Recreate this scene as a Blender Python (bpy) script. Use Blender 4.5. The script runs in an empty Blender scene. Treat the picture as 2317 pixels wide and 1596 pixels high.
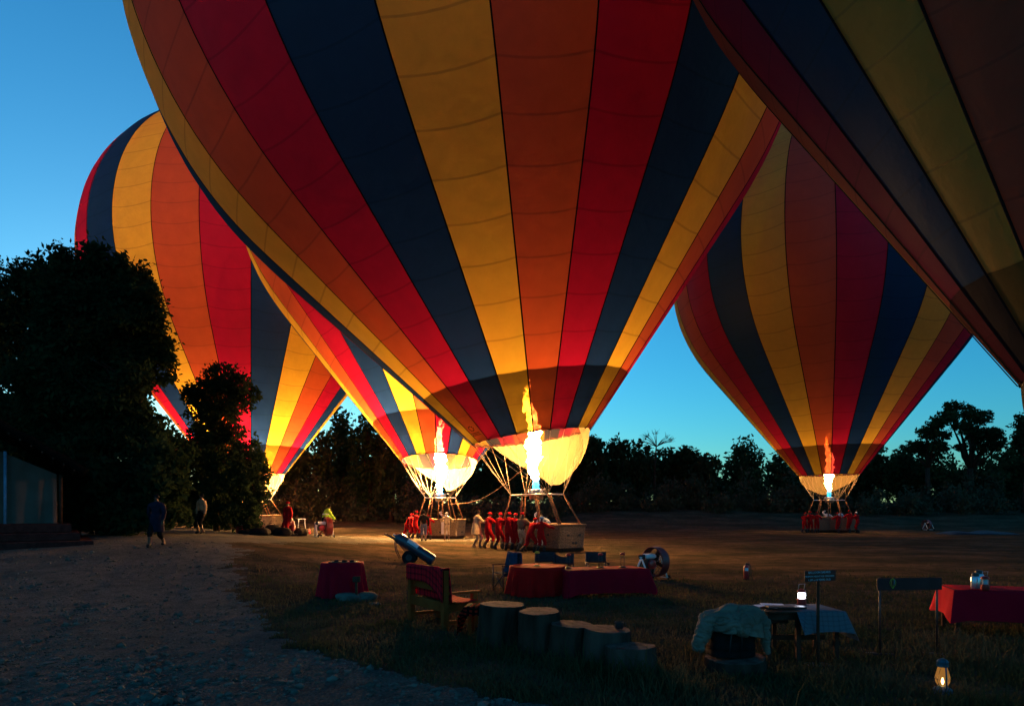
import bpy, bmesh, math, random
import numpy as np
from math import sin, cos, pi, radians
from mathutils import Vector, Matrix, Euler, noise

random.seed(7); rng = np.random.default_rng(7)
scene = bpy.context.scene
COL = scene.collection

# ------------------------------------------------------------------ camera, sky, exposure
cam_d = bpy.data.cameras.new("camera"); cam = bpy.data.objects.new("camera", cam_d); COL.objects.link(cam)
cam.location = (0, 0, 2.0); cam.rotation_euler = (radians(90), 0, 0)
cam_d.lens = 24.0; cam_d.sensor_width = 36.0; cam_d.shift_y = 0.151
cam_d.clip_start = 0.1; cam_d.clip_end = 3000
scene.camera = cam
SUN_ELEV, SUN_ROT = radians(4.0), radians(-28)      # the glow of dawn, low behind the trees on the left
SKY_STRENGTH = 0.15
SKY_TINT = (0.78, 1.11, 0.79, 1)
world = bpy.data.worlds.new("World"); scene.world = world; world.use_nodes = True
nt = world.node_tree; nt.nodes.clear()
sky = nt.nodes.new("ShaderNodeTexSky"); sky.sky_type = 'NISHITA'; sky.sun_disc = False
sky.sun_elevation = SUN_ELEV; sky.sun_rotation = SUN_ROT; sky.air_density = 1.0; sky.dust_density = 0.3; sky.ozone_density = 6.0
mul = nt.nodes.new("ShaderNodeMix"); mul.data_type = 'RGBA'; mul.blend_type = 'MULTIPLY'; mul.inputs[0].default_value = 1.0
mul.inputs[7].default_value = SKY_TINT
bg = nt.nodes.new("ShaderNodeBackground"); bg.inputs[1].default_value = SKY_STRENGTH
wo = nt.nodes.new("ShaderNodeOutputWorld")
nt.links.new(sky.outputs[0], mul.inputs[6]); nt.links.new(mul.outputs[2], bg.inputs[0]); nt.links.new(bg.outputs[0], wo.inputs[0])
scene.view_settings.view_transform = 'Standard'; scene.view_settings.look = 'None'
scene.view_settings.exposure = 1.45; scene.view_settings.gamma = 1.0; scene.view_settings.use_curve_mapping = False
scene.render.engine = 'CYCLES'
cy = scene.cycles
cy.max_bounces = 10; cy.diffuse_bounces = 4; cy.transmission_bounces = 8; cy.transparent_max_bounces = 24
cy.sample_clamp_indirect = 4.0; cy.use_denoising = True; cy.caustics_reflective = False; cy.caustics_refractive = False

# ------------------------------------------------------------------ helpers
def link(o, parent=None):
    COL.objects.link(o)
    if parent is not None: o.parent = parent
    return o

def tag(o, label=None, cat=None, group=None, kind=None):
    if label: o['label'] = label
    if cat: o['category'] = cat
    if group: o['group'] = group
    if kind: o['kind'] = kind
    return o

def empty(name, loc, rz=0.0, label=None, cat=None, group=None, parent=None):
    o = bpy.data.objects.new(name, None); o.empty_display_size = 0.2
    link(o, parent); o.location = loc; o.rotation_euler = (0, 0, rz)
    return tag(o, label, cat, group)

def mesh_np(name, V, Fq, mats=None, smooth=False, mi=None):
    """V (n,3), Fq (m,k) equal-sized faces"""
    V = np.asarray(V, dtype=np.float32); Fq = np.asarray(Fq, dtype=np.int32)
    me = bpy.data.meshes.new(name); k = Fq.shape[1]; m = len(Fq)
    me.vertices.add(len(V)); me.vertices.foreach_set('co', V.ravel())
    me.loops.add(m*k); me.loops.foreach_set('vertex_index', Fq.ravel())
    me.polygons.add(m); me.polygons.foreach_set('loop_start', np.arange(0, m*k, k, dtype=np.int32))
    me.polygons.foreach_set('use_smooth', np.full(m, smooth))
    if mi is not None: me.polygons.foreach_set('material_index', np.asarray(mi, dtype=np.int32))
    for mt in (mats or []): me.materials.append(mt)
    me.update(calc_edges=True)
    return me

class MB:
    """collects boxes, tubes, lathes; build() links them as one mesh object"""
    def __init__(s): s.v = []; s.f = []; s.m = []; s.mi = 0
    def add(s, V, Fs, T=None):
        b = len(s.v)
        for p in V:
            p = Vector(p)
            s.v.append(tuple(T @ p) if T is not None else tuple(p))
        for f in Fs: s.f.append(tuple(b+i for i in f)); s.m.append(s.mi)
        return s
    def box(s, c, d, rot=(0,0,0), taper=1.0, bev=0.0):
        x, y, z = d[0]/2, d[1]/2, d[2]/2; t = taper
        T = Matrix.Translation(c) @ Euler(rot).to_matrix().to_4x4()
        if bev > 0:
            b = min(bev, x*.9, y*.9, z*.9); V = []
            for sz in (-1, 1):
                k = t if sz > 0 else 1
                for ex, ey, ez in ((b, b, 0), (0, 0, b)) if sz < 0 else ((0, 0, b), (b, b, 0)):
                    for ax, ay in ((-1,-1),(1,-1),(1,1),(-1,1)):
                        V.append((ax*(x-ex)*k, ay*(y-ey)*k, sz*(z-ez)))
            F = [(3,2,1,0)]
            for r in range(3):
                for i in range(4):
                    j = (i+1) % 4; F.append((r*4+i, r*4+j, (r+1)*4+j, (r+1)*4+i))
            F.append((12,13,14,15))
            return s.add(V, F, T)
        V = [(-x,-y,-z),(x,-y,-z),(x,y,-z),(-x,y,-z),(-x*t,-y*t,z),(x*t,-y*t,z),(x*t,y*t,z),(-x*t,y*t,z)]
        return s.add(V, [(3,2,1,0),(4,5,6,7),(0,1,5,4),(1,2,6,5),(2,3,7,6),(3,0,4,7)], T)
    def tube(s, pts, r, n=8, caps=True):
        P = [Vector(p) for p in pts]; R = r if isinstance(r, (list, tuple)) else [r]*len(P)
        V = []; F = []; up = None
        for i, p in enumerate(P):
            d = (P[min(i+1, len(P)-1)] - P[max(i-1, 0)]).normalized()
            if up is None:
                up = d.orthogonal().normalized()
            else:
                up = (up - d*up.dot(d)); up = up.normalized() if up.length > 1e-5 else d.orthogonal().normalized()
            w = d.cross(up)
            for k in range(n):
                a = 2*pi*k/n; V.append(tuple(p + (up*cos(a) + w*sin(a))*R[i]))
        for i in range(len(P)-1):
            for k in range(n):
                j = (k+1) % n; F.append((i*n+k, i*n+j, (i+1)*n+j, (i+1)*n+k))
        if caps:
            F.append(tuple(range(n-1, -1, -1))); F.append(tuple((len(P)-1)*n+k for k in range(n)))
        return s.add(V, F)
    def lathe(s, prof, n=20, c=(0,0,0), T=None, caps=True, wob=None):
        V = []; F = []
        for i, (r, z) in enumerate(prof):
            for k in range(n):
                a = 2*pi*k/n; rr = r*(wob(a, z) if wob else 1)
                V.append((c[0]+rr*cos(a), c[1]+rr*sin(a), c[2]+z))
        for i in range(len(prof)-1):
            for k in range(n):
                j = (k+1) % n; F.append((i*n+k, i*n+j, (i+1)*n+j, (i+1)*n+k))
        if caps:
            F.append(tuple(range(n-1, -1, -1))); F.append(tuple((len(prof)-1)*n+k for k in range(n)))
        return s.add(V, F, T)
    def grid(s, fn, nu, nv):
        V = [fn(i/(nu), j/(nv)) for j in range(nv+1) for i in range(nu+1)]
        F = [(j*(nu+1)+i, j*(nu+1)+i+1, (j+1)*(nu+1)+i+1, (j+1)*(nu+1)+i) for j in range(nv) for i in range(nu)]
        return s.add(V, F)
    def ball(s, c, r, n=10, m=7, rot=(0,0,0)):
        rx, ry, rz = r if isinstance(r, (tuple, list)) else (r, r, r)
        V = [(0,0,-rz)]; 
        for j in range(1, m):
            t = -pi/2 + pi*j/m
            for k in range(n): V.append((rx*cos(t)*cos(2*pi*k/n), ry*cos(t)*sin(2*pi*k/n), rz*sin(t)))
        V.append((0,0,rz)); F = [(0, 1+(k+1) % n, 1+k) for k in range(n)]
        for j in range(m-2):
            for k in range(n):
                a = 1+j*n; q = (k+1) % n; F.append((a+k, a+q, a+n+q, a+n+k))
        a = 1+(m-2)*n; F += [(a+k, a+(k+1) % n, len(V)-1) for k in range(n)]
        return s.add(V, F, Matrix.Translation(c) @ Euler(rot).to_matrix().to_4x4())
    def mesh(s, name, mats, smooth=False):
        me = bpy.data.meshes.new(name); me.from_pydata(s.v, [], s.f)
        for m in (mats if isinstance(mats, (list, tuple)) else [mats]): me.materials.append(m)
        me.polygons.foreach_set('material_index', s.m)
        me.polygons.foreach_set('use_smooth', [smooth]*len(s.f)); me.update()
        return me
    def build(s, name, mats, parent=None, smooth=False, loc=(0,0,0), label=None, kind=None, solid=0.0, auto=None):
        me = s.mesh(name, mats, smooth)
        if auto is not None:
            me.polygons.foreach_set('use_smooth', [True]*len(s.f))
            me.set_sharp_from_angle(angle=radians(auto))
        o = bpy.data.objects.new(name, me); link(o, parent); o.location = loc
        if solid:
            md = o.modifiers.new('s', 'SOLIDIFY'); md.thickness = solid; md.offset = 0
        return tag(o, label, None, None, kind)

def copy_tree(o, parent=None):
    c = o.copy(); COL.objects.link(c); c.parent = parent
    for ch in list(o.children): copy_tree(ch, c)
    return c

def fnoise(x, y, s=1.0, seed=0):
    """cheap smooth noise, sum of sines, about -1..1"""
    r = np.random.default_rng(seed); out = 0; amp = 1; tot = 0
    for o in range(4):
        a = r.uniform(0, 2*pi, 3); ph = r.uniform(0, 2*pi, 3); f = s*2**o
        v = 0
        for k in range(3): v = v + np.sin((x*np.cos(a[k]) + y*np.sin(a[k]))*f*(1+.37*k) + ph[k] + 1.3*np.sin((y*np.cos(a[k]) - x*np.sin(a[k]))*f*.7 + ph[k]))
        out = out + amp*v/3; tot += amp; amp *= .6
    return out/tot
def ss(x, a, b):
    t = np.clip((x-a)/(b-a), 0, 1); return t*t*(3-2*t)

def ground_z(x, y):
    x = np.asarray(x, dtype=float); y = np.asarray(y, dtype=float)
    u = -x/np.maximum(y, 3)
    A = ss(y, 12, 26)*(1-.85*ss(y, 38, 48))
    z = .9*ss(u, .05, .5)*A
    z = z + 1.8*ss(y, 62, 88)*(1+.15*np.sin(x*.11)) + 2.5*ss(y, 110, 400)
    z = z + .03*fnoise(x, y, .5, 3)*ss(y, 5, 14)*0.8
    return z
def gz(x, y): return float(ground_z(x, y))
CXP, YHP, FP = 1158.5, 1148.0, 1545.0
def at(px, py):
    """ground point seen at a place of the photograph (2317 px wide)"""
    Y = 20.0
    for _ in range(60):
        X = (px-CXP)/FP*Y; Y = .5*Y + .5*(2-gz(X, Y))*FP/max(py-YHP, 8)
    X = (px-CXP)/FP*Y
    return X, Y, gz(X, Y)
def wx(px, Y): return (px-CXP)/FP*Y
def wz(py, Y): return 2-(py-YHP)/FP*Y

# ------------------------------------------------------------------ materials
def newmat(name):
    m = bpy.data.materials.new(name); m.use_nodes = True; n = m.node_tree; n.nodes.clear()
    out = n.nodes.new('ShaderNodeOutputMaterial'); return m, n, out
def N(n, t, **kw):
    o = n.nodes.new(t)
    for k, v in kw.items():
        if k.startswith('i'): o.inputs[int(k[1:])].default_value = v
        else: setattr(o, k, v)
    return o
def mixc(n, fac, a, b, blend='MIX'):
    m = N(n, 'ShaderNodeMix', data_type='RGBA', blend_type=blend)
    for sock, v in ((0, fac), (6, a), (7, b)):
        if hasattr(v, 'links'): n.links.new(v, m.inputs[sock])
        else: m.inputs[sock].default_value = v if sock == 0 else (tuple(v)+(1,))[:4]
    return m.outputs[2]
def pbr(name, col, rough=.7, metal=0.0, var=.25, scale=6.0, bump=.15, bscale=40.0, col2=None, coat=0.0, spec=.5, stretch=(1,1,1)):
    m, n, out = newmat(name)
    b = N(n, 'ShaderNodeBsdfPrincipled'); n.links.new(b.outputs[0], out.inputs[0])
    tc = N(n, 'ShaderNodeTexCoord'); mp = N(n, 'ShaderNodeMapping'); mp.inputs[3].default_value = stretch
    n.links.new(tc.outputs[3], mp.inputs[0])
    no = N(n, 'ShaderNodeTexNoise'); no.inputs['Scale'].default_value = scale; no.inputs['Detail'].default_value = 6
    n.links.new(mp.outputs[0], no.inputs[0])
    c2 = col2 or tuple(c*(1-var*1.6) for c in col)
    rmp = N(n, 'ShaderNodeMapRange'); rmp.inputs[1].default_value = .35; rmp.inputs[2].default_value = .68
    n.links.new(no.outputs[0], rmp.inputs[0])
    n.links.new(mixc(n, rmp.outputs[0], col, c2), b.inputs['Base Color'])
    b.inputs['Roughness'].default_value = rough; b.inputs['Metallic'].default_value = metal
    b.inputs['Coat Weight'].default_value = coat; b.inputs['Specular IOR Level'].default_value = 0.04 if (rough >= .75 and spec == .5) else (.25 if rough >= .55 and spec == .5 else spec)
    if bump:
        n2 = N(n, 'ShaderNodeTexNoise'); n2.inputs['Scale'].default_value = bscale; n2.inputs['Detail'].default_value = 5
        n.links.new(mp.outputs[0], n2.inputs[0])
        bp = N(n, 'ShaderNodeBump'); bp.inputs[0].default_value = bump; bp.inputs[1].default_value = .05 if bump >= .9 else .02
        n.links.new(n2.outputs[0], bp.inputs['Height']); n.links.new(bp.outputs[0], b.inputs['Normal'])
    return m
def fabric(name, col, tcol=None, thin=.08, scorch_crease=0.0, edge=.64, gloss=.012, tr=.58):
    """thin balloon cloth: reflects, lets light through, double layers along the seams (UV edges)"""
    m, n, out = newmat(name); tcol = tcol or col
    uv = N(n, 'ShaderNodeUVMap'); sep = N(n, 'ShaderNodeSeparateXYZ'); n.links.new(uv.outputs[0], sep.inputs[0])
    # distance to the seam above / below, stored in metres in v
    pp = N(n, 'ShaderNodeMath', operation='PINGPONG'); pp.inputs[1].default_value = 0.7; n.links.new(sep.outputs[1], pp.inputs[0])
    ed = N(n, 'ShaderNodeMapRange'); ed.inputs[1].default_value = .022; ed.inputs[2].default_value = .045; ed.inputs[3].default_value = edge; ed.inputs[4].default_value = 1.0
    n.links.new(pp.outputs[0], ed.inputs[0])
    tc = N(n, 'ShaderNodeTexCoord')
    no = N(n, 'ShaderNodeTexNoise'); no.inputs['Scale'].default_value = 1.3; no.inputs['Detail'].default_value = 7; no.inputs['Roughness'].default_value = .65
    n.links.new(tc.outputs[3], no.inputs[0])
    st = N(n, 'ShaderNodeMapRange'); st.inputs[1].default_value = .3; st.inputs[2].default_value = .75
    st.inputs[3].default_value = 1.0+.08; st.inputs[4].default_value = 1.0-.14-.45*scorch_crease; n.links.new(no.outputs[0], st.inputs[0])
    mm = N(n, 'ShaderNodeMath', operation='MULTIPLY'); n.links.new(ed.outputs[0], mm.inputs[0]); n.links.new(st.outputs[0], mm.inputs[1])
    tcm = N(n, 'ShaderNodeVectorMath', operation='SCALE'); tcm.inputs[0].default_value = tcol; n.links.new(mm.outputs[0], tcm.inputs['Scale'])
    d = N(n, 'ShaderNodeBsdfDiffuse'); d.inputs[0].default_value = tuple(col)+(1,)
    t = N(n, 'ShaderNodeBsdfTranslucent'); n.links.new(tcm.outputs[0], t.inputs[0])
    mx = N(n, 'ShaderNodeMixShader'); mx.inputs[0].default_value = tr; n.links.new(d.outputs[0], mx.inputs[1]); n.links.new(t.outputs[0], mx.inputs[2])
    tp = N(n, 'ShaderNodeBsdfTransparent'); tp.inputs[0].default_value = tuple(min(1, c*1.2+.02) for c in tcol)+(1,)
    m2 = N(n, 'ShaderNodeMixShader'); m2.inputs[0].default_value = thin; n.links.new(mx.outputs[0], m2.inputs[1]); n.links.new(tp.outputs[0], m2.inputs[2])
    g = N(n, 'ShaderNodeBsdfGlossy'); g.inputs[1].default_value = .55; g.inputs[0].default_value = (.8, .8, .8, 1)
    m3 = N(n, 'ShaderNodeMixShader'); m3.inputs[0].default_value = gloss; n.links.new(m2.outputs[0], m3.inputs[1]); n.links.new(g.outputs[0], m3.inputs[2])
    wv = N(n, 'ShaderNodeTexNoise'); wv.inputs['Scale'].default_value = 2.2; wv.inputs['Detail'].default_value = 3; n.links.new(tc.outputs[3], wv.inputs[0])
    bp = N(n, 'ShaderNodeBump'); bp.inputs[0].default_value = .35; bp.inputs[1].default_value = .08; n.links.new(wv.outputs[0], bp.inputs['Height'])
    for s_ in (d, t, g): n.links.new(bp.outputs[0], s_.inputs['Normal'])
    n.links.new(m3.outputs[0], out.inputs[0])
    return m
CLOTH = {  # blue, yellow, orange, crimson
 0: ((.008,.075,.165), (.010,.042,.24)), 1: ((.45,.30,.09), (.82,.60,.07)), 2: ((.36,.105,.085), (.56,.115,.042)), 3: ((.27,.026,.085), (.44,.009,.070))}
FAB = {k: fabric('balloon_cloth_%d' % k, c, t) for k, (c, t) in CLOTH.items()}
NOMEX = {k: fabric('nomex_cloth_%d' % k, (.018,.018,.026) if k == 0 else tuple(x*.4 for x in c), tuple(x*s for x in t), thin=.12, scorch_crease=1.0, tr=.5) for (k, (c, t)), s in zip(CLOTH.items(), (.24, .18, .17, .23))}
M = {}
M['scoop'] = fabric('scoop_cloth', (.20,.15,.065), (.205,.180,.100), thin=.05, edge=.8, tr=.6, scorch_crease=.45)  # stronger random mottling paints dark creases into the scoop cloth
M['tape'] = pbr('load_tape', (.012,.010,.012), .8, var=.1, bump=0)
M['edge_tape'] = pbr('mouth_tape', (.03,.012,.01), .8, var=.1, bump=0)
M['cable'] = pbr('steel_cable', (.45,.33,.20), .5, .3, bump=0)
M['steel'] = pbr('steel', (.55,.55,.56), .35, .9, var=.1, bump=.05)
M['dark_steel'] = pbr('dark_steel', (.05,.05,.055), .45, .7, bump=.05)
M['sleeve'] = pbr('suede_sleeve', (.30,.15,.07), .85)
M['leather'] = pbr('leather_rim', (.22,.12,.055), .7, var=.3)
M['leather_dark'] = pbr('leather_skirt', (.04,.022,.014), .75)
M['letters'] = pbr('black_print', (.004,.004,.005), .8, bump=0)
M['black'] = pbr('black_paint', (.012,.012,.014), .5, bump=.05)
M['rubber'] = pbr('rubber', (.015,.015,.016), .85)
M['red_paint'] = pbr('red_paint', (.42,.02,.02), .35, var=.15, coat=.4)
M['red_dark'] = pbr('dark_red_paint', (.22,.015,.02), .45, var=.3)
M['white_paint'] = pbr('white_paint', (.72,.74,.76), .4, var=.1)
M['skin'] = pbr('skin', (.11,.055,.035), .55, var=.1, bump=0)
M['red_cloth'] = pbr('red_coverall', (.36,.009,.012), .85, var=.2, scale=9, bump=.5, bscale=14)
M['khaki'] = pbr('khaki_cloth', (.45,.33,.20), .85, var=.2, scale=9, bump=.5, bscale=14)
M['brown_sweater'] = pbr('olive_sweater', (.17,.12,.075), .95, bump=.4, bscale=60)
M['navy'] = pbr('navy_cloth', (.018,.018,.036), .85, bump=.4, bscale=14)
M['denim'] = pbr('denim_cloth', (.07,.08,.14), .85, bump=.4, bscale=20)
M['blackcloth'] = pbr('black_cloth', (.012,.011,.012), .9, bump=.4, bscale=14)
M['hivis'] = pbr('lime_hi_vis_cloth', (.42,.75,.04), .7, var=.1, bump=.4, bscale=14)
M['white_cloth'] = pbr('white_cloth', (.72,.70,.68), .85, var=.1, bump=.4, bscale=14)
M['blue_cap'] = pbr('blue_cloth', (.22,.32,.50), .85, bump=.2)
M['boots'] = pbr('boot_rubber', (.012,.010,.010), .6)
M['table_cloth'] = pbr('red_tablecloth', (.46,.004,.018), .82, var=.12, scale=3, bump=.25, bscale=9)
M['table_cloth2'] = pbr('orange_red_tablecloth', (.66,.008,.008), .82, var=.12, scale=3, bump=.25, bscale=9)
M['wood'] = pbr('bench_wood', (.34,.072,.016), .85, var=.35, scale=3, stretch=(1,1,1), bump=.3, bscale=25, col2=(.20,.036,.008))
M['wood_grey'] = pbr('weathered_wood', (.085,.040,.026), .8, var=.35, scale=4, bump=.4, bscale=25)
M['canvas_green'] = pbr('chair_canvas', (.028,.040,.046), .9, bump=.2, bscale=60)
M['jacket_blue'] = pbr('blue_jacket', (.035,.055,.10), .85, bump=.5, bscale=12)
M['tent'] = pbr('tent_canvas', (.135,.095,.078), .9, var=.2, scale=1.5, bump=.3, bscale=3)
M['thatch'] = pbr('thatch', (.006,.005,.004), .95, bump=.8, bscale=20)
M['step'] = pbr('red_oxide_step', (.075,.026,.022), .8, var=.3)
M['jacket'] = pbr('grey_jacket', (.200,.145,.110), .85, var=.25, scale=4, bump=.6, bscale=14)
M['bag'] = pbr('dark_canvas_bag', (.015,.014,.014), .85, var=.3, bump=.5, bscale=16)
M['plastic_red'] = pbr('red_plastic', (.45,.02,.015), .4, bump=0)
M['paper'] = pbr('paper', (.65,.68,.72), .8, var=.05, bump=0)
M['teal_metal'] = pbr('teal_painted_metal', (.015,.10,.14), .45, .2)
M['rock'] = pbr('grey_rock', (.145,.145,.12), .9, var=.4, scale=5, bump=.8, bscale=12)
M['thermos'] = pbr('brushed_steel_flask', (.55,.6,.66), .3, .8, var=.05, bump=0)
M['bottle_blue'] = pbr('gas_bottle_paint', (.022,.045,.075), .35, .1, coat=.5, bump=.05)
M['tarp'] = pbr('blue_tarp', (.012,.018,.026), .6, bump=.6, bscale=6)
M['sign_brown'] = pbr('brown_sign_board', (.085,.022,.014), .6)
M['sign_white'] = pbr('white_lettering', (.55,.58,.62), .7, bump=0)
M['yellow_print'] = pbr('yellow_print', (.60,.48,.05), .7, bump=0)
M['bark'] = pbr('bark', (.075,.043,.030), .95, var=.4, bump=.8, bscale=10, stretch=(1,1,.2))
M['blue_print'] = pbr('blue_print', (.03,.07,.30), .7, bump=0)

def emis(name, col, s):
    m, n, out = newmat(name); e = N(n, 'ShaderNodeEmission'); e.inputs[0].default_value = tuple(col)+(1,); e.inputs[1].default_value = s
    n.links.new(e.outputs[0], out.inputs[0]); return m
def foliage(name, a, b, tr=.3):
    m, n, out = newmat(name); tc = N(n, 'ShaderNodeTexCoord'); no = N(n, 'ShaderNodeTexNoise'); no.inputs['Scale'].default_value = .7
    no.inputs['Detail'].default_value = 5; n.links.new(tc.outputs[3], no.inputs[0])
    mr = N(n, 'ShaderNodeMapRange'); mr.inputs[1].default_value = .35; mr.inputs[2].default_value = .65; n.links.new(no.outputs[0], mr.inputs[0])
    c = mixc(n, mr.outputs[0], a, b)
    d = N(n, 'ShaderNodeBsdfDiffuse'); t = N(n, 'ShaderNodeBsdfTranslucent'); n.links.new(c, d.inputs[0]); n.links.new(c, t.inputs[0])
    mx = N(n, 'ShaderNodeMixShader'); mx.inputs[0].default_value = tr; n.links.new(d.outputs[0], mx.inputs[1]); n.links.new(t.outputs[0], mx.inputs[2])
    n.links.new(mx.outputs[0], out.inputs[0]); return m
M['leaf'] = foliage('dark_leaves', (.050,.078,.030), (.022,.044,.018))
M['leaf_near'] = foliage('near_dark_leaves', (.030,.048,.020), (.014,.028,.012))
M['leaf2'] = foliage('olive_leaves', (.068,.082,.034), (.034,.052,.024))
M['leaf3'] = foliage('brown_scrub_leaves', (.110,.095,.060), (.055,.065,.036))
M['grass'] = foliage('grass_blades', (.105,.080,.040), (.040,.050,.020), .25)

def plaid(name, base, line, sc, mode):
    m, n, out = newmat(name); b = N(n, 'ShaderNodeBsdfPrincipled'); b.inputs['Roughness'].default_value = .9
    b.inputs['Specular IOR Level'].default_value = .02
    uv = N(n, 'ShaderNodeUVMap'); sp = N(n, 'ShaderNodeSeparateXYZ'); n.links.new(uv.outputs[0], sp.inputs[0])
    fac = []
    for ax in (0, 1):
        q = N(n, 'ShaderNodeMath', operation='MULTIPLY'); q.inputs[1].default_value = sc; n.links.new(sp.outputs[ax], q.inputs[0])
        fr = N(n, 'ShaderNodeMath', operation='FRACT'); n.links.new(q.outputs[0], fr.inputs[0])
        lt = N(n, 'ShaderNodeMath', operation='LESS_THAN'); lt.inputs[1].default_value = .5 if mode == 'check' else .3; n.links.new(fr.outputs[0], lt.inputs[0])
        fac.append(lt.outputs[0])
    ad = N(n, 'ShaderNodeMath', operation='MAXIMUM'); n.links.new(fac[0], ad.inputs[0]); n.links.new(fac[1], ad.inputs[1])
    ml = N(n, 'ShaderNodeMath', operation='ADD'); n.links.new(fac[0], ml.inputs[0]); n.links.new(fac[1], ml.inputs[1])
    hf = N(n, 'ShaderNodeMath', operation='MULTIPLY'); hf.inputs[1].default_value = .5; n.links.new(ml.outputs[0], hf.inputs[0])
    n.links.new(mixc(n, (ad if mode == 'check' else hf).outputs[0], base, line), b.inputs['Base Color'])
    n.links.new(b.outputs[0], out.inputs[0]); return m
M['plaid'] = plaid('red_plaid_blanket', (.78,.010,.020), (.05,.005,.01), 9, 'line')
M['check'] = plaid('red_black_check', (.48,.018,.008), (.012,.005,.004), 12, 'check')
M['lattice'] = plaid('blue_grey_check', (.11,.12,.14), (.075,.085,.10), 14, 'line')

# ground materials
def ground_mat(name, c1, c2, c3, bs=1.0, dirt_far=True):
    m, n, out = newmat(name); b = N(n, 'ShaderNodeBsdfPrincipled'); b.inputs['Roughness'].default_value = 1.0; b.inputs['Specular IOR Level'].default_value = 0
    tc = N(n, 'ShaderNodeTexCoord'); o = tc.outputs[3]
    def noi(s, d=8, st=None):
        q = N(n, 'ShaderNodeTexNoise'); q.inputs['Scale'].default_value = s; q.inputs['Detail'].default_value = d; q.inputs['Roughness'].default_value = .65
        if st:
            mp = N(n, 'ShaderNodeMapping'); mp.inputs[3].default_value = st; n.links.new(o, mp.inputs[0]); n.links.new(mp.outputs[0], q.inputs[0])
        else: n.links.new(o, q.inputs[0])
        return q.outputs[0]
    def mr(x, a, bb):
        r = N(n, 'ShaderNodeMapRange'); r.inputs[1].default_value = a; r.inputs[2].default_value = bb; n.links.new(x, r.inputs[0]); return r.outputs[0]
    col = mixc(n, mr(noi(.28, 6, (1, 1.6, 1)), .42, .6), c1, c2)
    col = mixc(n, mr(noi(2.3), .48, .72), col, c3)
    fine = mixc(n, mr(noi(28, 4), .3, .75), (.55,.55,.55), (1.35,1.35,1.35))
    col = mixc(n, 1.0, col, fine, 'MULTIPLY')
    n.links.new(col, b.inputs['Base Color'])
    bp = N(n, 'ShaderNodeBump'); bp.inputs[0].default_value = .9*bs; bp.inputs[1].default_value = .05; n.links.new(noi(9), bp.inputs['Height'])
    bp2 = N(n, 'ShaderNodeBump'); bp2.inputs[0].default_value = .8*bs; bp2.inputs[1].default_value = .02; n.links.new(noi(45, 4), bp2.inputs['Height'])
    n.links.new(bp.outputs[0], bp2.inputs['Normal']); n.links.new(bp2.outputs[0], b.inputs['Normal'])
    n.links.new(b.outputs[0], out.inputs[0]); return m
M['field'] = ground_mat('trampled_grass_field', (.052,.045,.028), (.120,.080,.048), (.028,.031,.019))
M['path'] = ground_mat('stony_dirt_path', (.106,.108,.090), (.140,.134,.110), (.070,.072,.062), 1.4)

# ------------------------------------------------------------------ ground and path
def path_mask(x, y):
    """1 on the dirt track that comes from the lower left and runs back past the camp tent"""
    px = CXP + x/y*FP; py = YHP + (2-ground_z(x, y))*FP/y
    # right edge of the track, in terms of distance y
    yy = np.array([4.5, 6, 7, 7.8, 8.8, 9.6, 11.4, 13.9, 17, 24, 30, 40, 46])
    xr = np.array([2.5, 1.2, .2, -.8, -1.9, -2.9, -4.0, -5.3, -6.8, -9.6, -8.5, -4.5, 3.0])
    xl = np.array([-30, -30, -30, -30, -30, -30, -30, -30, -18, -15.5, -20, -26, -30])
    r = np.interp(y, yy, xr) + (.5*fnoise(x, y, 1.1, 11) + .55*fnoise(x, y, 5, 13))*np.clip(y/14, .35, 1.6) ; l = np.interp(y, yy, xl) + .8*fnoise(x, y, .9, 12)
    return (x < r) & (x > l) & (y < 44)
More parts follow.
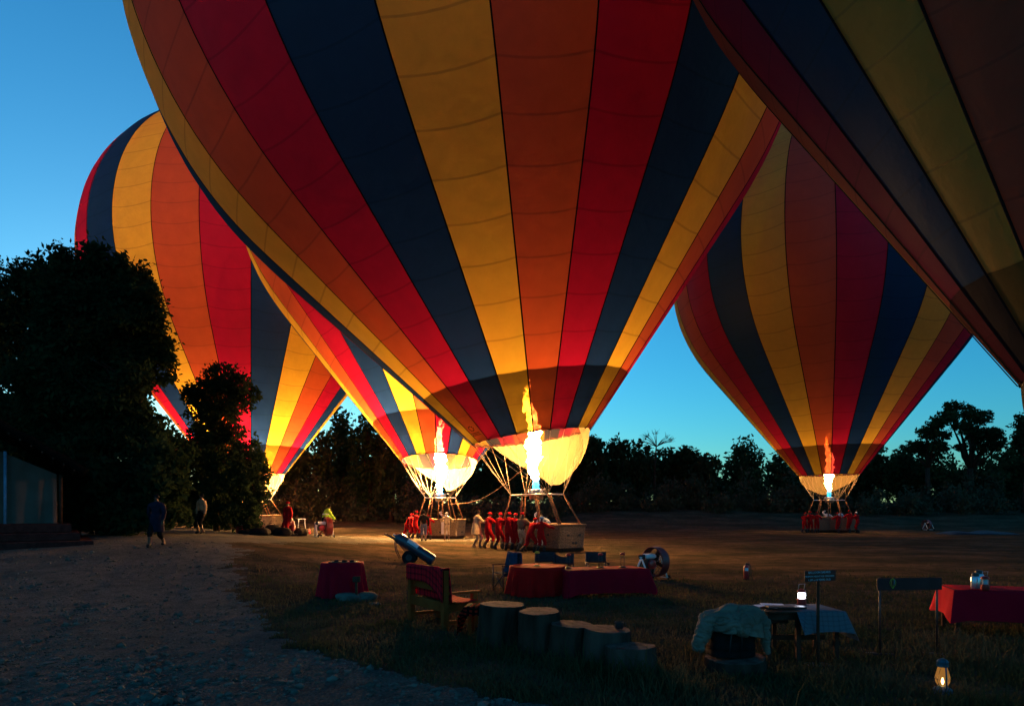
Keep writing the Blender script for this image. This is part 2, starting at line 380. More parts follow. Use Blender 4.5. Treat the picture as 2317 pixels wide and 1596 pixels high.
def build_ground():
    ys = np.concatenate([np.linspace(2.0, 5, 14)[:-1], 5*np.exp(np.linspace(0, np.log(95/5), 430)), np.geomspace(97, 2200, 26)])
    us = np.linspace(-1, 1, 461); us = np.sign(us)*(.62*np.abs(us)+.9*np.abs(us)**3)
    U, Y = np.meshgrid(us, ys); X = U*(Y+1.2)
    Z = ground_z(X, Y)
    near = 1-ss(Y, 14, 30)
    pm = path_mask(X, Y)
    Z = Z + near*(.012*fnoise(X, Y, 7, 5) + .010*fnoise(X, Y, 17, 6)) + near*np.where(pm, .012*np.abs(fnoise(X, Y, 26, 8)), 0)
    mid = np.interp(Y, [5, 8, 12, 18, 24], [-3.2, -5.0, -7.0, -9.6, -11.6])+.25*fnoise(X*0, Y, .5, 14)
    for off in (-.75, .75): Z = Z - .018*np.exp(-((X-mid-off*(1+Y*.02))/.20)**2)*pm*(1-ss(Y, 18, 28))
    V = np.stack([X, Y, Z], -1).reshape(-1, 3)
    nu = len(us); ny = len(ys); i = np.arange(nu-1); j = np.arange(ny-1)
    I, J = np.meshgrid(i, j); a = (J*nu+I).ravel(); Fq = np.stack([a, a+1, a+nu+1, a+nu], -1)
    fm = (pm[:-1, :-1] & pm[1:, 1:]).ravel()
    def sub(name, mask, mat):
        f = Fq[mask]; used, inv = np.unique(f, return_inverse=True)
        me = mesh_np(name, V[used], inv.reshape(-1, 4), [mat], True); o = link(bpy.data.objects.new(name, me)); o['kind'] = 'structure'; return o
    sub('ground', ~fm, M['field']); sub('path', fm, M['path'])
    # the land behind and beside the camera
    def ring(name):
        xs = np.array([-2200, -600, -200, -60, -20, -5, 0, 5, 20, 60, 200, 600, 2200.]); y2 = np.array([-1500, -400, -100, -30, -8, 0, 2.0])
        Xr, Yr = np.meshgrid(xs, y2); v = np.stack([Xr, Yr, 0*Xr - .02], -1).reshape(-1, 3); k = len(xs)
        f = [(b*k+a_, b*k+a_+1, (b+1)*k+a_+1, (b+1)*k+a_) for b in range(len(y2)-1) for a_ in range(k-1)]
        me = mesh_np(name, v, f, [M['field']], False); o = link(bpy.data.objects.new(name, me)); o['kind'] = 'structure'
    ring('ground')
build_ground()

# loose stones of the track
def rocks(name, pts, sizes, mat, seed, flat=.55):
    r = np.random.default_rng(seed); n = len(pts)
    ico = bmesh.new(); bmesh.ops.create_icosphere(ico, subdivisions=1, radius=1); bv = np.array([v.co[:] for v in ico.verts]); bf = np.array([[v.index for v in f.verts] for f in ico.faces]); ico.free()
    k = len(bv); V = np.empty((n, k, 3))
    jit = r.uniform(.65, 1.3, (n, k, 1)); sc = np.stack([np.ones(n), r.uniform(.6, 1, n), r.uniform(.35, .8, n)*flat/.55], -1)
    V[:] = bv[None]*jit*sc[:, None, :]*np.asarray(sizes)[:, None, None]
    a = r.uniform(0, 2*pi, n); ca, sa = np.cos(a)[:, None], np.sin(a)[:, None]
    x = V[..., 0]*ca - V[..., 1]*sa; y = V[..., 0]*sa + V[..., 1]*ca
    V[..., 0] = x; V[..., 1] = y; V += np.asarray(pts)[:, None, :]
    Fq = (bf[None] + (np.arange(n)*k)[:, None, None]).reshape(-1, 3)
    return mesh_np(name, V.reshape(-1, 3), Fq, [mat])
def scatter_path(n, seed, y0=5.2, y1=24):
    r = np.random.default_rng(seed); Y = y0*np.exp(r.uniform(0, np.log(y1/y0), n*3)); X = r.uniform(-.85, .3, n*3)*Y
    dens = fnoise(X, Y, 1.3, 21) > r.uniform(-.45, .75, n*3)
    ok = path_mask(X, Y) & dens; X, Y = X[ok][:n], Y[ok][:n]
    return np.stack([X, Y, ground_z(X, Y)+.004], -1)
P = scatter_path(14000, 31); r_ = np.random.default_rng(5)
o = link(bpy.data.objects.new('gravel', rocks('gravel', P, np.clip(r_.lognormal(-4.05, .6, len(P)), .006, .085), M['rock'], 9))); tag(o, 'loose grey gravel and stones strewn over the dirt track', 'gravel', kind='stuff')

# grass
def grass(name, n, y0, y1, seed, h=.07, w=.006, cond=None, label=None):
    r = np.random.default_rng(seed); Y = y0*np.exp(r.uniform(0, np.log(y1/y0), n)); X = r.uniform(-.8, .82, n)*Y
    clump = fnoise(X, Y, 2.2, 41); ok = (~path_mask(X, Y)) & (clump > r.uniform(-1.1, .6, n) + 1.7*ss(Y, 11, 29))
    if cond is not None: ok &= cond(X, Y)
    X, Y, clump = X[ok], Y[ok], clump[ok]; m = len(X)
    H = h*r.lognormal(0, .35, m)*(1+.5*clump)*np.clip(1.3-.03*Y, .5, 1); W = w*(1+Y*.06)
    a = r.uniform(0, 2*pi, m); lean = r.uniform(.1, .95, m); b = r.uniform(0, 2*pi, m)
    dx, dy = np.cos(a)*W, np.sin(a)*W; lx, ly = np.cos(b)*H*lean, np.sin(b)*H*lean; Z = ground_z(X, Y)
    V = np.empty((m, 5, 3))
    V[:, 0] = np.stack([X-dx, Y-dy, Z-.005], -1); V[:, 1] = np.stack([X+dx, Y+dy, Z-.005], -1)
    V[:, 2] = np.stack([X+dx*.7+lx*.4, Y+dy*.7+ly*.4, Z+H*.6], -1); V[:, 3] = np.stack([X-dx*.7+lx*.4, Y-dy*.7+ly*.4, Z+H*.6], -1)
    V[:, 4] = np.stack([X+lx, Y+ly, Z+H*.95], -1)
    q = np.arange(m)*5; T = np.concatenate([np.stack([q, q+1, q+2], -1), np.stack([q, q+2, q+3], -1), np.stack([q+3, q+2, q+4], -1)])
    o = link(bpy.data.objects.new(name, mesh_np(name, V.reshape(-1, 3), T, [M['grass']]))); tag(o, label, 'grass', kind='stuff')
grass('grass', 210000, 5.3, 30, 51, label='short dry grass with dark tufts growing over the camp ground')
grass('tall_grass', 30000, 5.4, 10.5, 52, h=.17, w=.005, cond=lambda X, Y: (fnoise(X, Y, 1.1, 77) > .25) | ((X > -1) & (X < 2.1) & (np.abs(Y-(9.6-.9*(X+.2))) < .8)), label='taller green tufts of grass around the log stumps')

# ------------------------------------------------------------------ trees
def leaves_from_lobes(lobes, n, size, seed, shell=.55, flat=.7):
    """lobes: (cx,cy,cz, rx,ry,rz); leaf quads spread in clumps through the lobes' volume"""
    r = np.random.default_rng(seed); L = np.array(lobes, dtype=float)
    vol = (L[:, 3]*L[:, 4]*L[:, 5])**.72; idx = r.choice(len(L), n, p=vol/vol.sum())
    # clumps inside each lobe
    nc = 34; cd = r.normal(size=(len(L), nc, 3)); cd /= np.linalg.norm(cd, axis=-1, keepdims=True); cr = r.uniform(shell, 1.0, (len(L), nc, 1))
    cl = cd*cr; ci = r.integers(0, nc, n)
    p = cl[idx, ci] + r.normal(size=(n, 3))*.17
    P = L[idx, :3] + p*L[idx, 3:6]
    u = r.normal(size=(n, 3)); u /= np.linalg.norm(u, axis=1, keepdims=True); w = np.cross(u, r.normal(size=(n, 3))); w /= np.linalg.norm(w, axis=1, keepdims=True)
    s = size*r.uniform(.5, 1.4, (n, 1)); u = u*s; w = w*s*.55
    V = np.stack([P-u, P-w*.9+u*.1, P+u, P+w*.9+u*.1], 1).reshape(-1, 3)
    return V, np.arange(n*4).reshape(-1, 4)
def tree(name, base, lobes, n, size, seed, mat, label, cat='tree', group=None, trunk_r=.25, limbs=True, shell=.5, fork=.35):
    """base in world; lobes relative to base"""
    root = empty(name, base, 0, label, cat, group)
    V, Fq = leaves_from_lobes(lobes, n, size, seed, shell)
    link(bpy.data.objects.new('crown', mesh_np('crown', V, Fq, [mat])), root)
    if limbs:
        r = random.Random(seed); mb = MB(); H = max(l[2] for l in lobes)
        f = Vector((r.uniform(-.2, .2), 0, H*fork)); mb.tube([(0,0,-.3), f*.5, f], [trunk_r*1.3, trunk_r, trunk_r*.8], 9)
        for l in lobes:
            e = Vector(l[:3]); mid = (f+e)/2 + Vector((r.uniform(-.3,.3), r.uniform(-.3,.3), r.uniform(-.2,.4)))
            mb.tube([f, mid, e], [trunk_r*.6, trunk_r*.35, trunk_r*.1], 6)
            for k in range(4):
                d = Vector((r.uniform(-1,1)*l[3], r.uniform(-1,1)*l[4], r.uniform(-.3,1)*l[5])); mb.tube([e*.4+mid*.6, e+d*.5, e+d], [trunk_r*.16, trunk_r*.08, .01], 5)
        mb.build('trunk', M['bark'], root, True)
    return root
def px_lobes(lst, Y, base, dy=0.8):
    """lobes given by where they stand out against the sky: px centre, radii in px, seen at distance Y"""
    out = []; k = Y/FP
    for (px, py, rx, ry) in lst: out.append((wx(px, Y)-base[0], random.uniform(-1, 1)*dy, wz(py, Y)-base[2], rx*k, min(rx, ry)*k*1.1, ry*k))
    return out
# the two great dark trees on the left
Yb = 29.0; b = (wx(250, Yb), Yb, gz(wx(250, Yb), Yb))
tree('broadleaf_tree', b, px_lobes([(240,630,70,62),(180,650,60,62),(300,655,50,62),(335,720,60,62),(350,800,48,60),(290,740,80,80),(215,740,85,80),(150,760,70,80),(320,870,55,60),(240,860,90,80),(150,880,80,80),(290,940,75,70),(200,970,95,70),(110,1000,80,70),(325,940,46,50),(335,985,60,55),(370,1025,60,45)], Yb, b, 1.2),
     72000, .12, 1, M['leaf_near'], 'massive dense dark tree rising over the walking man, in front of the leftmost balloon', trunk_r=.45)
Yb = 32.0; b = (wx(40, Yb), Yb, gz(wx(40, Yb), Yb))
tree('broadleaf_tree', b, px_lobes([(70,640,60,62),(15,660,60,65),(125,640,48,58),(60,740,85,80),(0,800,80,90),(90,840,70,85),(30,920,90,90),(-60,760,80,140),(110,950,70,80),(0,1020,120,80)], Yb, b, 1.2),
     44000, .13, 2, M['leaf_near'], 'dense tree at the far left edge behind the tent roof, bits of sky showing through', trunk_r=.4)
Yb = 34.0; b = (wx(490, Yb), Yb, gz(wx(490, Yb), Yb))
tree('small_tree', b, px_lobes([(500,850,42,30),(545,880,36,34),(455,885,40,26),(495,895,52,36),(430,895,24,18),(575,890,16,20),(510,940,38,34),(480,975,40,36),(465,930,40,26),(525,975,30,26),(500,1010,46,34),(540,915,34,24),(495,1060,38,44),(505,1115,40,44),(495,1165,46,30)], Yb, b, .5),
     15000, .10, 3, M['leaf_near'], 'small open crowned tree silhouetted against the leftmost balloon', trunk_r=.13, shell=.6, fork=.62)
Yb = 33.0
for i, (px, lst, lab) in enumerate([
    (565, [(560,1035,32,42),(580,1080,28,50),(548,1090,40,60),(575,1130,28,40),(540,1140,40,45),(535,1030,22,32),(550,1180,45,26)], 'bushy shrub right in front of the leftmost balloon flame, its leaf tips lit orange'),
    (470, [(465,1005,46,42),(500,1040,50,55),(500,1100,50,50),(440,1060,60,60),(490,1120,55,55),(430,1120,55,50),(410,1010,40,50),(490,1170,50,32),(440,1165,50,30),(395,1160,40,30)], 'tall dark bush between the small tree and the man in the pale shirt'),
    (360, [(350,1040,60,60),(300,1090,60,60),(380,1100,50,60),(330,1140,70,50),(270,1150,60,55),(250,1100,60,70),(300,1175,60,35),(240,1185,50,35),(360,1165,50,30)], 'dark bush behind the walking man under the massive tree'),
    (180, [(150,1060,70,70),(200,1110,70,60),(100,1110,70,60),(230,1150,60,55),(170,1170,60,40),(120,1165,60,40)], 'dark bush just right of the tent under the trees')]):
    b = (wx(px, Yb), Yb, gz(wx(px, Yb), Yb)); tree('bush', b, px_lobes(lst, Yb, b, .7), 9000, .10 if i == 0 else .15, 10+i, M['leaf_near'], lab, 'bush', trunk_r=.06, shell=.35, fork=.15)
    Yb = (38.0, 26.8, 27.4, 27)[i]

# far tree line: skyline trees one by one
def far_tree(px, ytop, wpx, Y, label, seed, mat='leaf', ybot=None, n=2600, openness=.45, group=None, name='tree'):
    x = wx(px, Y); z0 = gz(x, Y); H = wz(ytop, Y)-z0; k = Y/FP; W = wpx*k; r = random.Random(seed)
    lob = []
    nl = 7
    for i in range(nl):
        a = 2*pi*i/nl + r.uniform(-.4, .4); rr = W*r.uniform(.35, .62); zz = H*r.uniform(.45, .8)
        lob.append((cos(a)*rr, sin(a)*rr, zz, W*r.uniform(.36, .5), W*.45, H*r.uniform(.13, .19)))
    lob.append((r.uniform(-.15, .15)*W, 0, H*.84, W*.5, W*.5, H*.15)); lob.append((0, 0, H*.55, W*.75, W*.7, H*.28)); lob.append((0, 0, H*.3, W*.8, W*.7, H*.2))
    return tree(name, (x, Y, z0), lob, n, .30, seed, M[mat], label, 'tree', group, trunk_r=.25, shell=openness)
FT = [
 (650,1010,60,78,'low rounded tree behind the lime jacketed worker at the left end of the far wood','leaf2'),
 (715,965,55,76,'dark tree in the wood behind the gap right of the leftmost balloon','leaf2'),
 (775,915,45,80,'tallest dark tree between the leftmost balloon and the second one','leaf'),
 (835,925,50,74,'dark tree just left of the second balloon mouth, rising behind its edge','leaf'),
 (885,975,50,72,'dark tree behind the left cables of the second balloon','leaf2'),
 (960,1010,55,80,'dark tree hidden largely behind the second balloon basket','leaf2'),
 (1060,975,60,84,'dark tree filling the gap between the second and the central balloon baskets','leaf'),
 (1135,985,55,86,'dark tree behind the left cables of the central balloon','leaf2'),
 (1215,980,60,90,'dark tree behind the central burner','leaf'),
 (1290,985,50,90,'dark tree behind the right side of the central scoop','leaf2'),
 (1345,978,42,88,'first treetop right of the central balloon mouth','leaf'),
 (1395,982,40,90,'second treetop right of the central balloon, with a broad top','leaf'),
 (1442,990,42,92,'third treetop right of the central balloon, sloping down beside bare twigs','leaf2'),
 (1500,1008,46,95,'rounded dark tree below the bare twigs in the far wood','leaf'),
 (1558,1004,36,93,'bright green tinged rounded treetop in the middle of the gap','leaf'),
 (1600,1024,30,90,'small narrow treetop just left of the tall isolated tree','leaf2'),
 (1682,985,50,92,'tall isolated round tree standing out in the middle of the far wood','leaf'),
 (1765,1018,34,95,'ragged treetop touching the left edge of the right balloon','leaf2'),
 (1820,1030,50,95,'dark tree behind the left of the right balloon basket','leaf'),
 (1880,1040,60,96,'dark tree straight behind the right balloon burner','leaf2'),
 (1945,1020,55,95,'dark tree behind the right cables of the right balloon','leaf'),
 (1990,995,40,92,'rounded treetop emerging right of the right balloon','leaf'),
 (2045,1005,45,94,'low treetop left of the tall spreading tree','leaf2'),
 (2100,1015,50,90,'dark tree in front of the tall spreading tree on its left','leaf'),
 (2215,1020,60,88,'dark tree in front of the tall spreading tree on its right','leaf2'),
 (2290,1010,50,90,'dark tree near the right edge below the far right crown','leaf'),
 (2350,990,60,92,'dark tree cut by the right edge of the view','leaf2')]
for i, (px, yt, w, Y, lab, mt) in enumerate(FT): far_tree(px, yt, w*1.1, Y, lab, 100+i, mt, group='trees of the dark wood behind the field')
# spreading open tree on the right with visible limbs
Y = 86.0; b = (wx(2195, Y), Y, gz(wx(2195, Y), Y))
tree('spreading_tree', b, px_lobes([(2165,920,22,15),(2140,945,24,16),(2190,935,24,18),(2225,945,24,16),(2175,970,30,16),(2210,985,34,22),(2240,985,24,20),(2225,1015,30,14),(2250,1005,18,12),(2180,1010,14,10)], Y, b, 1.2), 8500, .20, 300, M['leaf'],
     'tall spreading tree with a layered open crown and visible limbs at the right', trunk_r=.42, shell=.3, fork=.40)
b = (wx(2100, 85), 85, gz(wx(2100, 85), 85))
tree('spreading_tree', b, px_lobes([(2110,960,22,16),(2090,978,22,15),(2125,985,22,14),(2085,1010,30,16),(2115,1015,26,14)], 85, b, 1.2), 5500, .20, 301, M['leaf'],
     'lower spreading tree with two crown layers directly left of the tall one', trunk_r=.3, shell=.3, fork=.5)
b = (wx(2318, 80), 80, gz(wx(2318, 80), 80))
tree('spreading_tree', b, px_lobes([(2320,960,28,22),(2308,985,18,14),(2330,1010,34,26)], 80, b, 1.0), 4000, .20, 302, M['leaf'], 'dark crown cut by the right edge above the wood', trunk_r=.3, shell=.3)
# bare twigs
mb = MB(); r = random.Random(4); Y = 90
x0, z0 = wx(1480, Y), gz(wx(1480, Y), Y)
root = empty('bare_tree', (x0, Y, z0), 0, 'bare twiggy tree sticking out of the wood between two treetops right of the central balloon', 'tree')
mb.tube([(0,0,0), (.1,0,5), (.3,0,8.2)], [.2,.14,.08], 6); mb.build('trunk', M['bark'], root); mb = MB()
for k in range(26):
    a = r.uniform(-1.3, 1.3); p = Vector((.3, 0, 8)); q = p + Vector((sin(a)*2.2, r.uniform(-.5,.5), cos(a)*1.9)); mb.tube([p, (p+q)/2+Vector((0,0,.15)), q], [.05,.035,.015], 4)
    for t in range(3):
        e = q + Vector((r.uniform(-.5,.5), 0, r.uniform(-.1,.5))); mb.tube([(p+q)/2*.3+q*.7, e], [.025,.012], 4)
mb.build('twigs', M['bark'], root)
# undergrowth along the foot of the wood
lob = []; r = random.Random(8)
for i in range(170):
    x = -62 + i*.92 + r.uniform(-.6, .6); y = r.uniform(70, 77) if x < 5 else r.uniform(78, 86); h = r.uniform(1.1, 3.0) if r.random() < .7 else r.uniform(3, 5)
    lob.append((x, y, gz(x, y)+h*.42, r.uniform(1.2, 2.6), 1.4, h*.62))
V, Fq = leaves_from_lobes(lob, 75000, .22, 71, .2); tag(link(bpy.data.objects.new('undergrowth', mesh_np('undergrowth', V, Fq, [M['leaf3']]))), 'dense scrub along the foot of the dark wood behind the field', 'undergrowth', kind='stuff')
# the wood's closed mass behind the skyline trees
lob = []
for i in range(120):
    x = -85 + i*1.65; y = r.uniform(98, 112); h = 7.5 + 1.2*sin(x*.13)+r.uniform(-.8, .8)
    if x < -10: h = 8.5; y -= 12
    lob.append((x, y, gz(x, y)+h*.45, 2.6, 2.2, h*.55))
V, Fq = leaves_from_lobes(lob, 70000, .42, 72, .1); tag(link(bpy.data.objects.new('woods', mesh_np('woods', V, Fq, [M['leaf']]))), 'the dark closed mass of the far wood behind the single trees', 'woods', kind='stuff')

# ------------------------------------------------------------------ balloons
def flame_mat(name, s):
    m, n, out = newmat(name); tc = N(n, 'ShaderNodeTexCoord'); sp = N(n, 'ShaderNodeSeparateXYZ'); n.links.new(tc.outputs[3], sp.inputs[0])
    cr = N(n, 'ShaderNodeValToRGB'); mr = N(n, 'ShaderNodeMapRange'); mr.inputs[1].default_value = 0; mr.inputs[2].default_value = 5.4
    n.links.new(sp.outputs[2], mr.inputs[0]); n.links.new(mr.outputs[0], cr.inputs[0])
    e = cr.color_ramp.elements; e[0].position = 0; e[0].color = (.001,.009,.016,1); e[1].position = 1; e[1].color = (.75,.26,.03,1)
    for p, c in ((.05, (.001,.010,.016,1)), (.10, (.006,.022,.030,1)), (.15, (.25,.16,.10,1)), (.2, (1,.54,.20,1)), (.5, (1,.42,.10,1)), (.72, (.95,.40,.08,1))):
        q = e.new(p); q.color = c
    no = N(n, 'ShaderNodeTexNoise'); no.inputs['Scale'].default_value = 3.5; no.inputs['Detail'].default_value = 6; n.links.new(tc.outputs[3], no.inputs[0])
    bo = N(n, 'ShaderNodeMapRange'); bo.inputs[1].default_value = .35; bo.inputs[2].default_value = .65; bo.inputs[3].default_value = .35*s; bo.inputs[4].default_value = 1.5*s; n.links.new(no.outputs[0], bo.inputs[0])
    em = N(n, 'ShaderNodeEmission'); n.links.new(cr.outputs[0], em.inputs[0]); n.links.new(bo.outputs[0], em.inputs[1])
    tp = N(n, 'ShaderNodeBsdfTransparent'); mz = N(n, 'ShaderNodeMapRange'); mz.inputs[1].default_value = 2.2; mz.inputs[2].default_value = 4.6; mz.inputs[3].default_value = -.9; mz.inputs[4].default_value = .25; n.links.new(sp.outputs[2], mz.inputs[0])
    n4 = N(n, 'ShaderNodeTexNoise'); n4.inputs['Scale'].default_value = 7; n4.inputs['Detail'].default_value = 5; n.links.new(tc.outputs[3], n4.inputs[0])
    a1 = N(n, 'ShaderNodeMath', operation='ADD'); n.links.new(mz.outputs[0], a1.inputs[0]); n.links.new(n4.outputs[0], a1.inputs[1])
    a2 = N(n, 'ShaderNodeMapRange'); a2.inputs[1].default_value = .35; a2.inputs[2].default_value = .75; n.links.new(a1.outputs[0], a2.inputs[0])
    mxs = N(n, 'ShaderNodeMixShader'); n.links.new(a2.outputs[0], mxs.inputs[0]); n.links.new(em.outputs[0], mxs.inputs[1]); n.links.new(tp.outputs[0], mxs.inputs[2])
    n.links.new(mxs.outputs[0], out.inputs[0]); return m
def flame_mesh(seed, h=5.4):
    r = np.random.default_rng(seed); mb = MB(); ph = r.uniform(0, 6, 8)
    prof = [(.13,0),(.14,.3),(.16,.7),(.22,1.1),(.29,1.6),(.32,2.1),(.31,2.6),(.25,3.0),(.18,3.35),(.05,3.75)]
    zz = []; 
    for i in range(64):
        z = 3.75*i/63; zz.append((float(np.interp(z, [p[1] for p in prof], [p[0] for p in prof])), z))
    def wob(a, z): return .86 + .18*sin(3*a+4*z+ph[0]) + .16*sin(5*a-7*z+ph[1]) + .20*sin(9*z+2*a+ph[2]) + .20*sin(17*z-3*a+ph[3]) + .13*sin(31*z+4*a+ph[4])
    V0 = len(mb.v); mb.lathe(zz, 22, wob=wob)
    for i in range(len(mb.v)):
        x, y, z = mb.v[i]; mb.v[i] = (x + .07*sin(2.1*z+ph[5])*min(1, z) + .05*sin(5.3*z+ph[6])*min(1, z), y + .06*sin(2.7*z+ph[7])*min(1, z), z)
    for k in range(24):                                   # torn flamelets above the column
        z = 3.0 + (h-3.1)*k/23; s = .25*(1-.6*k/23)*r.uniform(.7, 1.2)
        c = (.15*sin(1.9*z+ph[5])+r.uniform(-.12,.12), .1*sin(2.3*z+ph[6]), z)
        mb.ball(c, (s*r.uniform(.5,.9), s*.6, s*r.uniform(1.1, 1.9)), 9, 7, (r.uniform(-.5,.5), r.uniform(-.6,.6), 0))
    return mb
def strip_on(surf, a0, a1, rings, w, off):
    pass
BAL = {  # mouth centre X, Y, Z, lean x, lean y, mouth r, sphere R, half angle, stretch, seam phase, colour shift, ground z of basket, flame strength
 'main': dict(D=31.5, P=[0.9035,5.2118,-0.1373,-0.0039,2.7228,14.308,0.738,1.0532,0.0007], cs=2, E=135, seed=1, sc=-44, bx=(1.35,32.6), brz=-53.5, bl=(4.6,1.46)),
 'b2': dict(D=44.0, P=[-4.6777,4.9515,-0.0052,0.1485,2.4335,13.0945,0.6759,1.0133,-0.2255], cs=2, E=760, seed=2, sc=-38, bx=(-4.62,44.3), brz=-16.5, bl=(2.8,1.5)),
 'b1': dict(D=60.0, P=[-22.9555,4.9262,-0.0018,-0.0001,2.847,12.8598,0.6339,1.0044,0.3687], cs=0, E=800, seed=3, sc=-20, bx=(-22.6,60), brz=-10, bl=(4.4,2.0)),
 'b4': dict(D=56.0, P=[25.9934,4.6425,-0.0229,-0.0001,2.2909,11.9367,0.6504,0.9961,-0.3706], cs=3, E=40, seed=4, half=104, sc=0, bx=(26.05,56), brz=3, bl=(3.3,1.8)),
 'b5': dict(D=12.0, P=[10.9407,4.2531,0.0591,0.0026,1.6135,9.183,0.634,1.0168,-1.7731], cs=0, E=0, seed=5, sc=40, bx=(11.2,12.3), brz=20, bl=(2.6,1.5)),
}
LBL = {
 'main': 'huge striped balloon in the centre, flame lit, its wicker basket held by crew in red',
 'b2': 'striped hot air balloon half hidden behind the central one, its mouth glowing nearly white',
 'b1': 'striped hot air balloon furthest to the left, behind the dark trees, lit from within',
 'b4': 'dimly lit striped hot air balloon standing alone in the right half of the field',
 'b5': 'unlit striped balloon looming over the upper right corner, no flame'}
class Env:
    def __init__(s, k):
        B = BAL[k]; X, zm, tx, ty, rm, R, al, vs, ph = B['P']; s.rm, s.R, s.al, s.vs, s.ph = rm, R, al, vs, ph
        s.o = Vector((X, B['D'], zm)); s.az = Vector((tx, ty, 1)).normalized(); ex = Vector((1,0,0)); ex -= s.az*ex.dot(s.az); s.ax = ex.normalized(); s.ay = s.az.cross(s.ax)
        s.apex = -rm/math.tan(al); s.hc = s.apex + R/sin(al); s.Lc = (R*cos(al) - rm)/sin(al)      # meridian length of the cone part
        s.L = s.Lc + R*(pi/2+al)
    def prof(s, m):
        """radius and height at meridian length m, blended a little where cone meets sphere"""
        def raw(m):
            if m < s.Lc: return s.rm + m*sin(s.al), m*cos(s.al)
            a = -s.al + (m-s.Lc)/s.R; return s.R*cos(a), s.hc + s.R*sin(a)
        if 2 < m < s.L-2.2:
            k = 1.2; q = [raw(m+d*k) for d in (-1, 0, 1)]; r = (q[0][0]+2*q[1][0]+q[2][0])/4; z = (q[0][1]+2*q[1][1]+q[2][1])/4
        else: r, z = raw(m)
        return r, z*s.vs
    def pt(s, ang, m, bulge=0.0):
        r, z = s.prof(m); r = r*(1+bulge); return s.o + s.ax*(r*sin(ang)) - s.ay*(r*cos(ang)) + s.az*z
    def loc(s, ang, m, bulge=0.0):
        r, z = s.prof(m); r *= (1+bulge); return Vector((r*sin(ang), -r*cos(ang), z))
def in_view(p, margin=.04):
    if p.y < .5: return False
    u = p.x/p.y*FP/2317; v = .5 - ((YHP-(p.z-2)/p.y*FP) / 1596)
    return abs(u) < .5+margin and abs(v) < .5+margin
CAMP = Vector((0, 0, 2))
def sdf_round(env, p):
    """signed distance to the other balloon, for pressing cloth against cloth"""
    q = p-env.o; z = q.dot(env.az)/env.vs; r = (q - env.az*q.dot(env.az)).length
    c = env.hc; d = math.hypot(r, z-c)-env.R
    if z < c - env.R*sin(env.al): d = (r - (z-env.apex)*math.tan(env.al))*cos(env.al)
    return d
ENV = {k: Env(k) for k in BAL}
def press(k, p):
    for other in {'b2': ['main'], 'b1': ['b2'], 'b5': ['main']}.get(k, []):
        e = ENV[other]; d = sdf_round(e, p)
        if d < .12:
            c = e.o + e.az*e.hc*e.vs; n = (p-c).normalized()
            for _ in range(12):
                d = sdf_round(e, p)
                if d > .10: break
                p = p + n*(.12-d)
    return p
